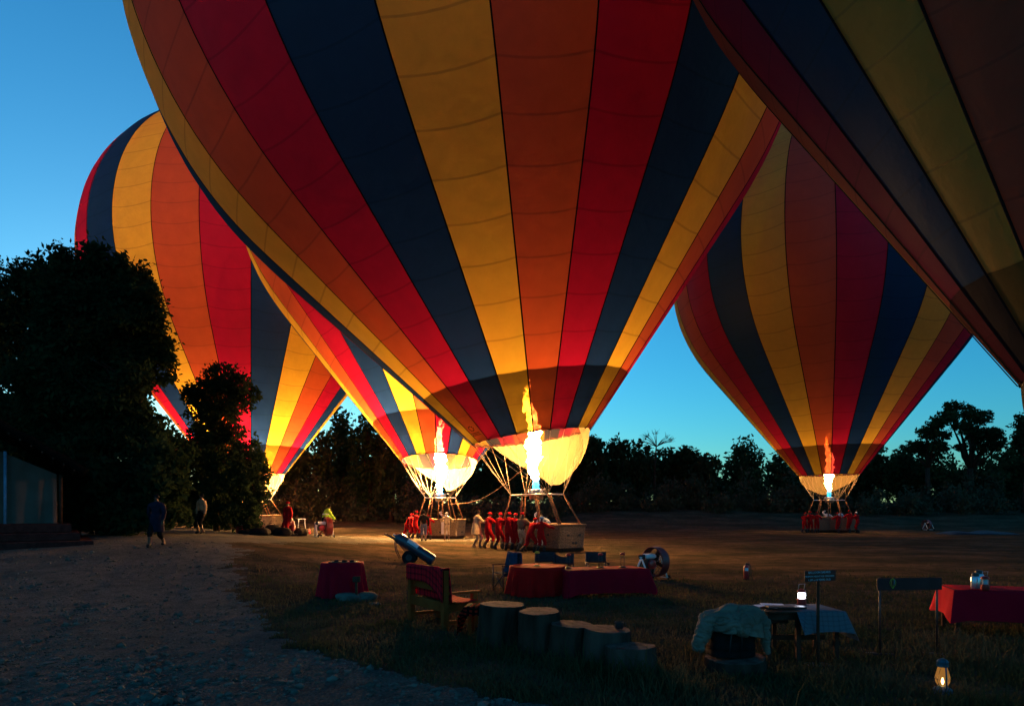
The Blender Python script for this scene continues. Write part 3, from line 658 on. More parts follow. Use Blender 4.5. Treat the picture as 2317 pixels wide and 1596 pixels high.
def build_balloon(k):
    B = BAL[k]; e = ENV[k]; rz = 0
    ground = gz(*B['bx'])
    root = empty('hot_air_balloon', (B['bx'][0], B['bx'][1], ground), 0, LBL[k], 'balloon', 'hot air balloons being readied on the field')
    O = Vector(root.location)
    # orientation frame of the envelope
    Mx = Matrix((e.ax, e.ay, e.az)).transposed().to_4x4(); Mx.translation = e.o - O
    envm = Mx
    PH = 1.42 if k != 'b5' else 1.0; nrow = int(round(e.L/PH)); PH = e.L/nrow
    nomrows = 2; dph = 2*pi/24; NU, NV = 5, 3
    rest = MB(); ruv = []
    pan_cache = {}
    def panel_geo(row, j=None):
        """verts in envelope coords for a gore centred at angle 0"""
        V = []; UV = []
        for b in range(NV+1):
            for a in range(NU+1):
                t = 2*a/NU-1; m = PH*(row + b/NV); mm = min(max(m, 0.0), e.L-.001)
                pinch = 1-.07*abs(2*b/NV-1)**3
                mm = min(max(m - .022*(1-t*t)*min(e.prof(min(max(m, 0), e.L-.01))[0], m*.8), 0.0), e.L-.001); bul = .007 + .010*(1-t*t)*pinch*min(1, m/3.0)
                if row == 0 and b == 0: bul += 0
                p = e.loc(t*dph/2, mm, bul); V.append(p); UV.append((t, m/PH*1.4))
        Fc = [(b*(NU+1)+a, b*(NU+1)+a+1, (b+1)*(NU+1)+a+1, (b+1)*(NU+1)+a) for b in range(NV) for a in range(NU)]
        return V, UV, Fc
    count = 0
    vis = []
    for g in range(24):
        ang = e.ph + (g-12+.5)*dph
        for row in range(nrow):
            c = e.pt(ang, PH*(row+.5)); c2 = e.pt(ang, PH*(row+.5)+.05); 
            tn = (c2-c); side = e.pt(ang+.02, PH*(row+.5))-c; nrm = side.cross(tn)
            if nrm.dot(c - (e.o+e.az*e.hc)) < 0: nrm = -nrm
            v = nrm.dot(CAMP-c) > -.02*(CAMP-c).length*nrm.length and in_view(c, .05)
            if v: vis.append((-(CAMP-c).length, g, row))
    vis.sort(reverse=True); vset = set((g, r_) for _, g, r_ in vis[:290])
    gores = {}
    for g in range(24):
        ang = e.ph + (g-12+.5)*dph; col = (g-12+B['cs']) % 4
        rot = Matrix.Rotation(ang, 4, 'Z')
        for row in range(nrow):
            mat = NOMEX[col] if row < nomrows else FAB[col]
            V, UV, Fc = pan_cache.setdefault(row, panel_geo(row))
            pressed = [press(k, envm @ (rot @ v) + O) for v in V] if k in ('b2', 'b1', 'b5') else None
            moved = pressed is not None and any((pressed[i] - (envm @ (rot @ V[i]) + O)).length > 1e-4 for i in range(len(V)))
            if (g, row) in vset:
                if g not in gores:
                    gores[g] = empty('gore', (0,0,0), 0, None, None, None, root)
                key = (k, row, col)
                if moved or key not in pan_cache:
                    mb = MB(); mb.add([tuple(v) for v in V] if not moved else [tuple((envm @ rot).inverted() @ (p - O)) for p in pressed], Fc)
                    me = mb.mesh('panel', mat, True); uv = me.uv_layers.new(name='UVMap')
                    uv.data.foreach_set('uv', [c for l in me.loops for c in UV[l.vertex_index]])
                    if not moved: pan_cache[key] = me
                else: me = pan_cache[key]
                o = bpy.data.objects.new('panel', me); link(o, gores[g]); o.matrix_local = envm @ rot
            else:
                rest.mi = col + (4 if row < nomrows else 0)
                rest.add([tuple(p - O) for p in pressed] if pressed is not None else [tuple(envm @ (rot @ v)) for v in V], Fc); ruv += UV
    mats = [FAB[i] for i in range(4)] + [NOMEX[i] for i in range(4)]
    me = rest.mesh('far_side_panels', mats, True); uv = me.uv_layers.new(name='UVMap')
    uv.data.foreach_set('uv', [c for l in me.loops for c in ruv[l.vertex_index]])
    o = link(bpy.data.objects.new('far_side_panels', me), root); o['kind'] = 'stuff'
    # load tapes down every seam
    tm = MB(); w = .028
    V = []; Fc = []
    for i in range(nrow*2+1):
        m = min(PH*i/2, e.L-.02); r, z = e.prof(m); aa = w/max(r, .05)
        for s_ in (-1, 1):
            V.append(e.loc(s_*aa, m, .007 + .02/max(r, .3)))
        V.append(e.loc(0, m, .007 + .045/max(r, .3)))
    for i in range(nrow*2):
        a = i*3; Fc += [(a, a+2, a+5, a+3), (a+2, a+1, a+4, a+5)]
    tm.add([tuple(v) for v in V], Fc); tme = tm.mesh('load_tape', M['tape'], False)
    for g in range(24):
        ang = e.ph + (g-12)*dph
        if k in ('b2', 'b5', 'b1') and any((press(k, e.pt(ang, m)) - e.pt(ang, m)).length > .01 for m in np.linspace(0, e.L-.1, 12)):
            t2 = MB(); rot = Matrix.Rotation(ang, 4, 'Z'); t2.add([tuple(press(k, envm @ (rot @ v) + O) - O) for v in V], Fc); t2.build('load_tape', M['tape'], root); continue
        o = bpy.data.objects.new('load_tape', tme); link(o, root); o.matrix_local = envm @ Matrix.Rotation(ang, 4, 'Z')
    # mouth hem
    hem = MB(); pts = []
    for i in range(97):
        a = e.ph + 2*pi*i/96; sag = .10*sin(pi*((i % 4)/4))
        p = envm @ e.loc(a, 0.0); pts.append(tuple(p + Vector((0, 0, sag - .0))))
    hem.tube(pts, .035, 6, False); hem.build('mouth_hem', M['edge_tape'], root, True)
    # frame, burners, uprights, cables, scoop
    s_ = 1.0 if k != 'b5' else .8
    zf = 2.62*s_; L, W = B['bl']; brz = radians(B['brz']); fl, fw = L*.62, W*.62
    R2 = Matrix.Rotation(brz, 4, 'Z')
    cen = e.o - O; fc = Vector((cen.x*.45, cen.y*.3, zf))
    def fpt(a, b): return fc + (R2 @ Vector((a*fl/2, b*fw/2, 0)))
    fm = MB(); cs = [fpt(-1,-1), fpt(1,-1), fpt(1,1), fpt(-1,1)]
    for i in range(4): fm.tube([cs[i], cs[(i+1) % 4]], .032, 8)
    fm.tube([fpt(-.3,-1), fpt(-.3,1)], .025, 6); fm.tube([fpt(.3,-1), fpt(.3,1)], .025, 6)
    fm.build('burner_frame', M['steel'], root, True)
    for a, b in ((-.16,-.16),(.16,-.16),(-.16,.16),(.16,.16)):
        bm = MB(); c = fc + (R2 @ Vector((a, b, 0)))*1.0
        bm.lathe([(.06,-.22),(.10,-.2),(.11,-.02),(.15,.0),(.155,.24),(.14,.26),(.13,.24),(.12,.05)], 14, tuple(c), caps=False)
        for q in range(4): bm.tube([tuple(c+Vector((.158*cos(t), .158*sin(t), .04+.06*q))) for t in np.linspace(0, 2*pi, 13)], .012, 5, False)
        bm.build('burner', M['steel'], root, True)
    hm = MB()
    for sx in (-1, 1):
        hm.tube([tuple(fc + (R2 @ Vector((sx*.35, .1, .05)))), tuple(fc + (R2 @ Vector((sx*.5, .1, .28)))), tuple(fc + (R2 @ Vector((sx*.62, .05, .1)))), tuple(fc + (R2 @ Vector((sx*.6, .05, -.15))))], .018, 7)
    hm.build('fuel_hose', M['dark_steel'], root, True)
    zb = 1.22*s_
    for a, b in ((-1,-1),(-.35,-1),(.35,-1),(1,-1),(-1,1),(-.35,1),(.35,1),(1,1)):
        p0 = (R2 @ Vector((a*L/2*.93, b*W/2*.9, zb))); p1 = fpt(a, b)
        MB().tube([p0, (p0+p1)/2 + Vector((0,0,.0)), p1], .042, 8).build('upright', M['sleeve'], root, True)
    for g in range(24):
        ang = e.ph + (g-12)*dph; q = envm @ e.loc(ang, 0.0)
        d = q - fc; dl = R2.inverted() @ d; best = fpt(1 if dl.x > 0 else -1, 1 if dl.y > 0 else -1)
        MB().tube([q, q*.5+best*.5+Vector((0,0,-.05)), best], .010, 5).build('suspension_cable', M['cable'], root, True)
    # scoop: cloth hung below the far part of the mouth
    sc = MB(); suv = []; NS, NT = 26, 10; ctr = pi + radians(B['sc']); half = radians(B.get('half', 88))
    for j in range(NT+1):
        for i in range(NS+1):
            t = 2*i/NS-1; a = ctr + t*half; dep = min(1.0, 1.14*max(0.0, 1-abs(t)**1.2))*(j/NT)
            rimp = envm @ e.loc(a, .02, -.01)
            low = fc + Vector((0,0,.42)) + (rimp-fc).normalized()*0.0
            dirv = Vector((rimp.x-fc.x, rimp.y-fc.y, 0)).normalized()
            tgt = fc + dirv*(fl*.42) + Vector((0,0,.42*s_))
            p = rimp.lerp(tgt, dep*.97); p += dirv*(.32*sin(pi*dep))*s_ + Vector((0,0,-.06*sin(pi*dep)))
            sc.v.append(tuple(p)); suv.append((t*3, .7 + 0*dep if (j % 3) else .72))
    for j in range(NT):
        for i in range(NS):
            a = j*(NS+1)+i; sc.f.append((a, a+1, a+NS+2, a+NS+1)); sc.m.append(0)
    me = sc.mesh('scoop', M['scoop'], True); uv = me.uv_layers.new(name='UVMap'); uv.data.foreach_set('uv', [c for l in me.loops for c in suv[l.vertex_index]])
    link(bpy.data.objects.new('scoop', me), root)
    # basket
    bk = empty('basket', (0,0,0), brz, None, None, None, root)
    def wall(z0, z1, exp, rows):
        mb = MB(); n = 11
        for rI in range(rows):
            za = z0+(z1-z0)*rI/rows; zb_ = z0+(z1-z0)*(rI+1)/rows; zm = (za+zb_)/2
            ringv = []
            for zz, pr in ((za+.004, 0), (zm-.02, .014), (zm+.02, .014), (zb_-.004, 0)):
                fl_ = 1+.05*(zz-z0)
                for cx_, cy_, a0 in ((1,-1,-90),(1,1,0),(-1,1,90),(-1,-1,180)):
                    for q in range(4):
                        a = radians(a0+30*q); ringv.append(((cx_*(L/2-.15)+cos(a)*(.15+pr+exp))*fl_, (cy_*(W/2-.15)+sin(a)*(.15+pr+exp))*fl_, zz))
            m = 16; F = [(q*m+i, q*m+(i+1) % m, (q+1)*m+(i+1) % m, (q+1)*m+i) for q in range(3) for i in range(m)]
            mb.add(ringv, F)
        return mb
    wall(.14*s_, zb, 0, 17).build('wicker_wall', M['wicker'], bk)
    wall(.02, .20*s_, .02, 1).build('leather_skirting', M['leather_dark'], bk)
    wall(.72*s_, .76*s_, .012, 1).build('leather_band', M['leather_dark'], bk)
    rp = []
    for cx_, cy_, a0 in ((1,-1,-90),(1,1,0),(-1,1,90),(-1,-1,180)):
        for q in range(4): a = radians(a0+30*q); rp.append(((cx_*(L/2-.15)+cos(a)*.16)*1.055, (cy_*(W/2-.15)+sin(a)*.16)*1.055, zb))
    rp.append(rp[0]); MB().tube(rp, .06, 8, False).build('padded_rim', M['leather'], bk, True)
    MB().box((0,0,.06), (L*.95, W*.92, .06)).build('floor', M['wood_grey'], bk)
    for cx_ in (-L*.17, L*.17): MB().box((cx_, 0, .62), (.05, W*.94, 1.05)).build('partition', M['wicker'], bk)
    # step holes, their inner shade painted as black blocks set on the wall
    for (hx, hy, hz, ax_) in ((L/2+.01, -W*.22, .78, 0), (L/2+.01, W*.25, .78, 0), (L/2+.005, -W*.02, .42, 0), (L/2+.005, W*.10, .42, 0), (L*.33, -W/2-.01, .78, 1), (L*.1, -W/2-.01, .42, 1)):
        mb = MB(); d = (.03, .12, .10) if ax_ == 0 else (.12, .03, .10)
        mb.box((hx*1.035 if ax_ == 0 else hx, hy if ax_ == 0 else hy*1.035, hz*s_), d, bev=.01); mb.build('step_hole_shade', M['black'], bk)
    # pale cloth panel hung on the long side
    for cx_ in ((-L*.28, L*.22) if k in ('main', 'b2') else ()):
        MB().grid(lambda u, v: (cx_+(u-.5)*.5, -(W/2+.07+.01*sin(9*u)), .3+.8*v), 8, 4).build('cloth_panel', M['white_cloth'], bk, True)
    # flame
    if B['E'] > 0:
        fm_ = flame_mesh(B['seed'], 5.3 if k != 'b1' else 4.6); o = fm_.build('flame', flame_mat('flame_'+k, B['E']), root, True, tuple(fc + Vector((0,0,.16))))
        o.rotation_euler = (e.az.y*-.5, e.az.x*.5, 0)
    return root
# wicker
m, n, out = newmat('wicker'); bs = N(n, 'ShaderNodeBsdfPrincipled'); bs.inputs['Roughness'].default_value = .75
tc = N(n, 'ShaderNodeTexCoord'); mp = N(n, 'ShaderNodeMapping'); mp.inputs[3].default_value = (14, 14, 30); n.links.new(tc.outputs[3], mp.inputs[0])
no = N(n, 'ShaderNodeTexNoise'); no.inputs['Scale'].default_value = 1.0; no.inputs['Detail'].default_value = 3; n.links.new(mp.outputs[0], no.inputs[0])
mr = N(n, 'ShaderNodeMapRange'); mr.inputs[1].default_value = .4; mr.inputs[2].default_value = .62; n.links.new(no.outputs[0], mr.inputs[0])
n.links.new(mixc(n, mr.outputs[0], (.20,.125,.068), (.085,.052,.030)), bs.inputs['Base Color'])
bp = N(n, 'ShaderNodeBump'); bp.inputs[0].default_value = .8; bp.inputs[1].default_value = .02; n.links.new(no.outputs[0], bp.inputs['Height']); n.links.new(bp.outputs[0], bs.inputs['Normal'])
n.links.new(bs.outputs[0], out.inputs[0]); M['wicker'] = m
ROOTS = {k: build_balloon(k) for k in BAL}

def text_mesh(txt, size, depth=.004, align='CENTER'):
    cu = bpy.data.curves.new('t', 'FONT'); cu.body = txt; cu.size = size; cu.extrude = depth; cu.align_x = align; cu.resolution_u = 2
    t = bpy.data.objects.new('t', cu); COL.objects.link(t); dg = bpy.context.evaluated_depsgraph_get(); dg.update()
    me = bpy.data.meshes.new_from_object(t.evaluated_get(dg)); bpy.data.objects.remove(t); bpy.data.curves.remove(cu); return me
# registration letters on the dark blue gore, wrapped on the cloth
def wrap_text(k, txt, size, gore_ang, m0, mat, name='registration_letters'):
    e = ENV[k]; me = text_mesh(txt, size, .0); O = Vector(ROOTS[k].location)
    bm = bmesh.new(); bm.from_mesh(me); bmesh.ops.triangulate(bm, faces=bm.faces[:]); bmesh.ops.subdivide_edges(bm, edges=[x for x in bm.edges if x.calc_length() > .3], cuts=2)
    for v in bm.verts:
        m_ = m0 + v.co.y; r, z = e.prof(m_); a = gore_ang + v.co.x/r
        v.co = e.pt(a, m_, .022 + .02/r) - O
    bm.to_mesh(me); bm.free(); me.materials.clear(); me.materials.append(mat)
    o = bpy.data.objects.new(name, me); link(o, ROOTS[k]); return o
wrap_text('main', '5Y-GRA', .95, ENV['main'].ph + 2.5*2*pi/24, 14.3, M['letters'])
# small sun emblem and lines of print near the mouth of the two nearer balloons
def emblem(k, ang, m0, s=1.0):
    e = ENV[k]; O = Vector(ROOTS[k].location); mb = MB()
    def P3(x, y): r, z = e.prof(m0+y); return tuple(e.pt(ang + x/r, m0+y, .022 + .02/r) - O)
    for i in range(9):
        a = 2*pi*i/9; c = (cos(a)*.13*s, .34*s+sin(a)*.11*s); q = .028*s
        mb.add([P3(c[0]-q, c[1]-q), P3(c[0]+q, c[1]-q), P3(c[0]+q*1.3, c[1]+q), P3(c[0]-q, c[1]+q)], [(0,1,2,3)])
    for y_, w_ in ((.12, .26), (.06, .22), (0, .26)):
        x_ = -w_
        while x_ < w_: 
            mb.add([P3(x_*s, y_*s-.015*s), P3((x_+.06)*s, y_*s-.015*s), P3((x_+.06)*s, y_*s+.02*s), P3(x_*s, y_*s+.02*s)], [(0,1,2,3)]); x_ += .08
    mb.build('emblem', M['letters'], ROOTS[k], kind='stuff')
emblem('main', ENV['main'].ph + (-3.5)*2*pi/24, .35, 1.1); emblem('b2', ENV['b2'].ph + (-3.5)*2*pi/24, .35)

# hanging control line between the two lit balloons
pts = []; A = Vector((wx(1022, 44), 44, wz(1139, 44))); Bp = Vector((wx(1190, 31.5), 31.2, wz(1055, 31.5)))
for i in range(17): t = i/16; p = A.lerp(Bp, t); p.z -= .55*sin(pi*t)*1.0; pts.append(tuple(p))
tag(MB().tube(pts, .022, 5).build('rope', M['sleeve'], None, True), 'thin brown line sagging between the second balloon frame and the central balloon', 'rope')
#END_OF_PART_ONE

# ------------------------------------------------------------------ people
def skel(pose):
    """joints of a 1.75 m figure facing +Y; returns verts, edges, radii, tags"""
    J = {}
    lean = pose.get('lean', 0.0); bend = pose.get('bend', lean); turn = pose.get('turn', 0.0)
    hip = Vector((0, 0, pose.get('hip', .93)))
    up = Vector((0, sin(lean), cos(lean))); up2 = Vector((0, sin(bend), cos(bend)))
    J['pelvis'] = hip; J['waist'] = hip + up*.16; J['chest'] = hip + up*.36; J['neck'] = J['chest'] + up2*.17
    hd = Vector((0, sin(bend*.5+pose.get('nod', 0)), cos(bend*.5+pose.get('nod', 0)))); hd2 = Matrix.Rotation(turn, 3, 'Z') @ hd
    J['throat'] = J['neck'] + hd*.07; J['skull'] = J['throat'] + hd*.085; J['crown'] = J['skull'] + hd*.085
    fwd = Matrix.Rotation(turn, 3, 'Z') @ Vector((0, cos(bend*.5), -sin(bend*.5)*.5)); J['face'] = J['skull'] + fwd*.055 - hd*.02; J['nose'] = J['face'] + fwd*.045 + hd*.0
    V, E, R, T = [], [], [], []
    idx = {}
    def v(n, p, r, t): idx[n] = len(V); V.append(tuple(p)); R.append(r); T.append(t)
    def e(a, b): E.append((idx[a], idx[b]))
    v('pelvis', J['pelvis'], (.145,.115), 'torso'); v('waist', J['waist'], (.135,.10), 'torso'); v('chest', J['chest'], (.165,.115), 'torso')
    v('neck', J['neck'], (.07,.065), 'torso'); v('throat', J['throat'], (.05,.055), 'head'); v('skull', J['skull'], (.072,.088), 'head'); v('crown', J['crown'], (.058,.068), 'head')
    v('nose', J['nose'], (.014,.018), 'head')
    for a, b in (('pelvis','waist'),('waist','chest'),('chest','neck'),('neck','throat'),('throat','skull'),('skull','crown'),('skull','nose')): e(a, b)
    for s, k in ((-1, 'L'), (1, 'R')):
        sh = J['chest'] + up*.10 + Vector((s*.185, 0, 0)); hand = pose['hand'+k]
        hand = Vector((s*hand[0], hand[1], hand[2])); d = hand - sh; L1, L2 = .29, .27; L = min(d.length, L1+L2-.01)
        dn = d.normalized(); a_ = (L1*L1 - L2*L2 + L*L)/(2*L); h_ = math.sqrt(max(L1*L1-a_*a_, 0)); side = Vector((s*.8, -.3, -.6)); side = (side - dn*side.dot(dn)).normalized()
        el = sh + dn*a_ + side*h_; wr = sh + dn*L
        v('sh'+k, sh, (.072,.068), 'arm'); v('el'+k, el, (.050,.050), 'arm'); v('wr'+k, wr, (.036,.032), 'arm')
        pd = (wr-el).normalized(); palm = wr + pd*.07; v('pa'+k, palm, (.036,.018), 'hand')
        e('chest', 'sh'+k) if False else E.append((idx['chest'], idx['sh'+k])); e('sh'+k, 'el'+k); e('el'+k, 'wr'+k); e('wr'+k, 'pa'+k)
        side2 = pd.cross(Vector((0, 0, 1))); side2 = side2.normalized() if side2.length > .1 else Vector((0, 1, 0)); dn2 = Vector((0, 0, -1)) - pd*(-pd.z); dn2 = dn2.normalized() if dn2.length > .05 else Vector((0,1,0))
        for f, (o_, ln) in enumerate(((-.027,.070),(-.009,.082),(.010,.076),(.028,.058))):
            b0 = palm + side2*o_ + pd*.02; v('f%d%s' % (f, k), b0, (.011,.011), 'hand'); v('g%d%s' % (f, k), b0 + pd*ln*.55 + dn2*.012, (.010,.010), 'hand'); v('h%d%s' % (f, k), b0 + pd*ln*.85 + dn2*.035, (.008,.008), 'hand')
            e('pa'+k, 'f%d%s' % (f, k)); e('f%d%s' % (f, k), 'g%d%s' % (f, k)); e('g%d%s' % (f, k), 'h%d%s' % (f, k))
        v('t0'+k, wr + pd*.03 - side2*.04, (.012,.012), 'hand'); v('t1'+k, wr + pd*.07 - side2*.062 + dn2*.01, (.010,.010), 'hand'); e('wr'+k, 't0'+k); e('t0'+k, 't1'+k)
        ft = pose['foot'+k]; ft = Vector((s*ft[0], ft[1], ft[2]+.09)); hp = hip + Vector((s*.095, 0, -.06)); d = ft-hp; L1, L2 = .44, .42; L = min(d.length, L1+L2-.005); dn = d.normalized()
        a_ = (L1*L1-L2*L2+L*L)/(2*L); h_ = math.sqrt(max(L1*L1-a_*a_, 0)); fw = Vector((0, 1, .0)); fw = (fw - dn*fw.dot(dn)).normalized(); kn = hp + dn*a_ + fw*h_; an = hp + dn*L
        v('hp'+k, hp, (.098,.10), 'leg'); v('kn'+k, kn, (.070,.072), 'leg'); v('ca'+k, kn.lerp(an, .35)+Vector((0,-.012,0)), (.064,.066), 'leg'); v('an'+k, an, (.048,.052), 'foot'); v('to'+k, an + Vector((0, .15, -.055)), (.042,.030), 'foot'); v('he'+k, an + Vector((0,-.035,-.05)), (.038,.035), 'foot')
        E.append((idx['pelvis'], idx['hp'+k])); e('hp'+k, 'kn'+k); e('kn'+k, 'ca'+k); e('ca'+k, 'an'+k); e('an'+k, 'to'+k); e('an'+k, 'he'+k)
    return V, E, R, T, J
POSES = {
 'stand': dict(handL=(.26,.05,.80), handR=(.26,.05,.80), footL=(.11,-.02,0), footR=(.12,.06,0)),
 'push': dict(lean=.16, bend=.26, handL=(.22,.48,1.20), handR=(.24,.48,1.20), footL=(.12,-.17,.01), footR=(.13,.10,0), hip=.90),
 'pushlow': dict(lean=.52, bend=.62, handL=(.24,.62,1.10), handR=(.26,.62,1.12), footL=(.12,-.42,.04), footR=(.14,.12,0), hip=.86),
 'hold': dict(lean=.10, bend=.16, handL=(.24,.42,1.18), handR=(.27,.42,1.18), footL=(.12,-.10,0), footR=(.12,.08,0), hip=.92),
 'reach': dict(lean=.12, bend=.18, handL=(.16,.36,1.16), handR=(.66,.22,1.16), footL=(.12,-.12,0), footR=(.13,.08,0), hip=.92),
 'walk': dict(lean=.06, handL=(.27,.22,.84), handR=(.27,-.20,.84), footL=(.10,-.30,.06), footR=(.10,.30,0), hip=.91),
 'bendwork': dict(lean=.42, bend=.55, handL=(.20,.50,.86), handR=(.20,.52,.86), footL=(.14,-.20,0), footR=(.15,.12,0), hip=.88),
 'crouch': dict(lean=.55, bend=.6, handL=(.18,.50,.42), handR=(.18,.50,.42), footL=(.14,-.16,0), footR=(.15,.20,0), hip=.48),
 'pilot': dict(handL=(.22,.30,1.30), handR=(.18,.16,1.75), footL=(.12,-.05,0), footR=(.12,.08,0)),
}
_PC = {}
def body_meshes(pose):
    if pose in _PC: return _PC[pose]
    V, E, R, T, J = skel(POSES[pose])
    me = bpy.data.meshes.new('b'); me.from_pydata(V, E, []); o = bpy.data.objects.new('b', me); COL.objects.link(o)
    md = o.modifiers.new('k', 'SKIN'); md.use_smooth_shade = True; sk = me.skin_vertices[0].data
    for i, r in enumerate(R): sk[i].radius = r; sk[i].use_root = (i == 0)
    sb = o.modifiers.new('s', 'SUBSURF'); sb.levels = 1; sb.render_levels = 1
    dg = bpy.context.evaluated_depsgraph_get(); dg.update(); bm_ = bpy.data.meshes.new_from_object(o.evaluated_get(dg)); bpy.data.objects.remove(o)
    n = len(bm_.vertices); co = np.empty(n*3); bm_.vertices.foreach_get('co', co); co = co.reshape(-1, 3); no = np.array([v.normal[:] for v in bm_.vertices])
    # nearest bone decides the region
    A = np.array([V[a] for a, b in E]); B = np.array([V[b] for a, b in E]); tg = []
    for a, b in E: tg.append(T[b] if T[b] in ('hand', 'foot', 'head') or T[a] == 'torso' else T[b])
    AB = B-A; L2 = (AB**2).sum(1); t = np.clip(((co[:, None]-A[None])*AB[None]).sum(-1)/L2, 0, 1); dist = np.linalg.norm(co[:, None]-(A[None]+t[..., None]*AB[None]), axis=-1)
    rad = np.array([(max(R[a])+max(R[b]))/2 for a, b in E]); near = (dist/np.maximum(rad, .03)).argmin(1); reg = [tg[i] for i in near]
    faces = [tuple(p.vertices) for p in bm_.polygons]
    def garment(regs, off, zmin=-1, zmax=9):
        sel = [f for f in faces if all(reg[i] in regs and zmin <= co[i][2] <= zmax for i in f)]
        used = sorted({i for f in sel for i in f}); mp = {a: b for b, a in enumerate(used)}
        wr = .012*np.sin(co[:, 2]*42 + co[:, 0]*25)*np.sin(co[:, 1]*31+co[:, 2]*17)
        vv = [tuple(co[i] + no[i]*(off + wr[i]*(off > .012))) for i in used]; return vv, [tuple(mp[i] for i in f) for f in sel]
    _PC[pose] = (bm_, garment, J); return _PC[pose]
_GC = {}
def person(x, y, face_deg, pose, label, scale=1.0, suit=None, top=None, legs=None, cap=None, hair=True, boots='boots', z=None, group=None, long_coat=None, band=False, flip=False, robe=None):
    """face_deg: 0 looks away from the camera, 90 to the left"""
    bmesh_, garment, J = body_meshes(pose)
    root = empty('person', (x, y, gz(x, y) if z is None else z), radians(face_deg), label, 'person', group); root.scale = (scale*(-1 if flip else 1), scale, scale)
    key = (pose, 'body')
    if key not in _GC: b = bmesh_.copy(); b.materials.clear(); b.materials.append(M['skin']); _GC[key] = b
    link(bpy.data.objects.new('body', _GC[key]), root)
    def g(name, regs, off, mat, zmin=-1, zmax=9):
        k = (pose, name, mat, zmin, zmax, off)
        if k not in _GC: vv, ff = garment(regs, off, zmin, zmax); _GC[k] = mesh_np_any(name, vv, ff, M[mat])
        o = link(bpy.data.objects.new(name, _GC[k]), root); md = o.modifiers.new('s', 'SOLIDIFY'); md.thickness = .004; return o
    if suit: g('coverall', ('torso','arm','leg'), .022, suit, .20)
    if top: g('jacket' if top in ('hivis','khaki','navy','blackcloth') else 'shirt', ('torso','arm'), .024, top, .85 if pose != 'crouch' else .42)
    if legs: g('trousers', ('torso','leg'), .014, legs, .10, 1.02)
    if long_coat or robe:
        c = long_coat or robe; g('jacket', ('torso','arm'), .026, c)
        p = J['pelvis']; zz = .62 if long_coat else .50
        mb = MB(); mb.lathe([(.225, zz), (.215, .8), (.19, p.z+.08), (.18, p.z+.2)], 20, (p.x, p.y, 0), caps=False, wob=lambda a, z_: 1+.06*sin(5*a)*(1.2-z_)+.02*sin(9*a+3*z_)); mb.build('coat_skirt', M[c], root, True)
    for s_ in (-1, 1):
        k = (pose, 'boot', boots, s_, bool(suit))
        if k not in _GC:
            vv, ff = garment(('foot','leg'), .016, -1, .30 if suit else .12); ff = [f for f in ff if sum(vv[i][0] for i in f)*s_ > 0]; us = sorted({i for f in ff for i in f}); mp_ = {a: b for b, a in enumerate(us)}
            _GC[k] = mesh_np_any('boot', [vv[i] for i in us], [tuple(mp_[i] for i in f) for f in ff], M[boots])
        link(bpy.data.objects.new('boot', _GC[k]), root)
    hd = J['skull']; tdir = POSES[pose].get('turn', 0)
    if cap:
        mb = MB(); c = tuple(hd + Vector((0, 0, .035))); mb.lathe([(.001,.085),(.05,.078),(.085,.045),(.100,.0),(.101,-.025)][::-1], 14, c, caps=False)
        mb.grid(lambda u, v: (hd.x+(u-.5)*.15, hd.y+.08+.085*v*(1-abs(u-.5)*.6), hd.z+.018-.012*v), 5, 3); mb.build('cap', M[cap], root, True, solid=.004)
    elif hair:
        mb = MB(); mb.ball(tuple(hd+Vector((0,-.012,.03))), (.085,.10,.085), 12, 8); mb.build('hair', M['blackcloth'], root, True)
    for s in (-1, 1):
        mb = MB(); mb.ball(tuple(hd+Vector((s*.03,.088,.0))), (.010,.006,.007), 6, 4); mb.build('eye', M['blackcloth'], root, True)
    if band:
        k = MB(); ch = J['chest']; w = J['waist']
        for c_ in (ch.lerp(w, .5),): k.lathe([(.175,-.025),(.177,.025)], 18, tuple(c_), caps=False)
        k.build('reflective_band', M['white_paint'], root, True)
    return root
def mesh_np_any(name, vv, ff, mat):
    me = bpy.data.meshes.new(name); me.from_pydata(vv, [], ff); me.materials.append(mat); me.polygons.foreach_set('use_smooth', [True]*len(ff)); me.update(); return me
CREW = 'balloon crew around the baskets'
def foot(px, pyfeet):
    Y = 2*FP/(pyfeet-YHP); return wx(px, Y), Y
# crew on the near side of the central basket, left to right
def beside(px, off):
    for i in range(600):
        q = -1 + i*.012; X = 2.13 - .593*q - .8*off; Y = 30.3 + .805*q - .6*off
        if CXP + FP*X/Y <= px: break
    return X, Y
for px, off, fd, pose, lab, kw in [
    (1104,.62,-50,'push','person in red coveralls just right of the pale coat, leaning on the central basket',dict(suit='red_cloth',cap='red_cloth',scale=1.06)),
    (1128,.66,-46,'push','person in red coveralls bending with arms up, third from the left at the central basket',dict(suit='red_cloth',cap='red_cloth',scale=1.05)),
    (1151,.70,-25,'hold','person in a red coverall seen square from behind, fourth at the central basket',dict(suit='red_cloth',cap='red_cloth',scale=1.05)),
    (1164,.50,-50,'hold','person in red mostly hidden between the broad red back and the olive sweater',dict(suit='red_cloth',cap='red_cloth',scale=1.02)),
    (1180,.75,-45,'hold','person in an olive brown sweater, pale trousers and red cap at the central basket',dict(top='brown_sweater',legs='khaki',cap='red_cloth',scale=1.05)),
    (1199,.85,-52,'pushlow','person in red leaning low with legs braced, second from the right at the central basket',dict(suit='red_cloth',cap='red_cloth',scale=.99)),
    (1223,.62,-40,'reach','person in red with a pale blue cap, arm stretched along the central basket rim',dict(suit='red_cloth',cap='blue_cap',scale=.94))]:
    x, y = beside(px, off); person(x, y, fd, pose, lab, group=CREW, **kw)
person(wx(1078, 34.2), 34.2, -62, 'hold', 'person in a long pale beige coat, leftmost of those holding the central basket', 1.10, long_coat='khaki', legs='khaki', boots='khaki', group=CREW)
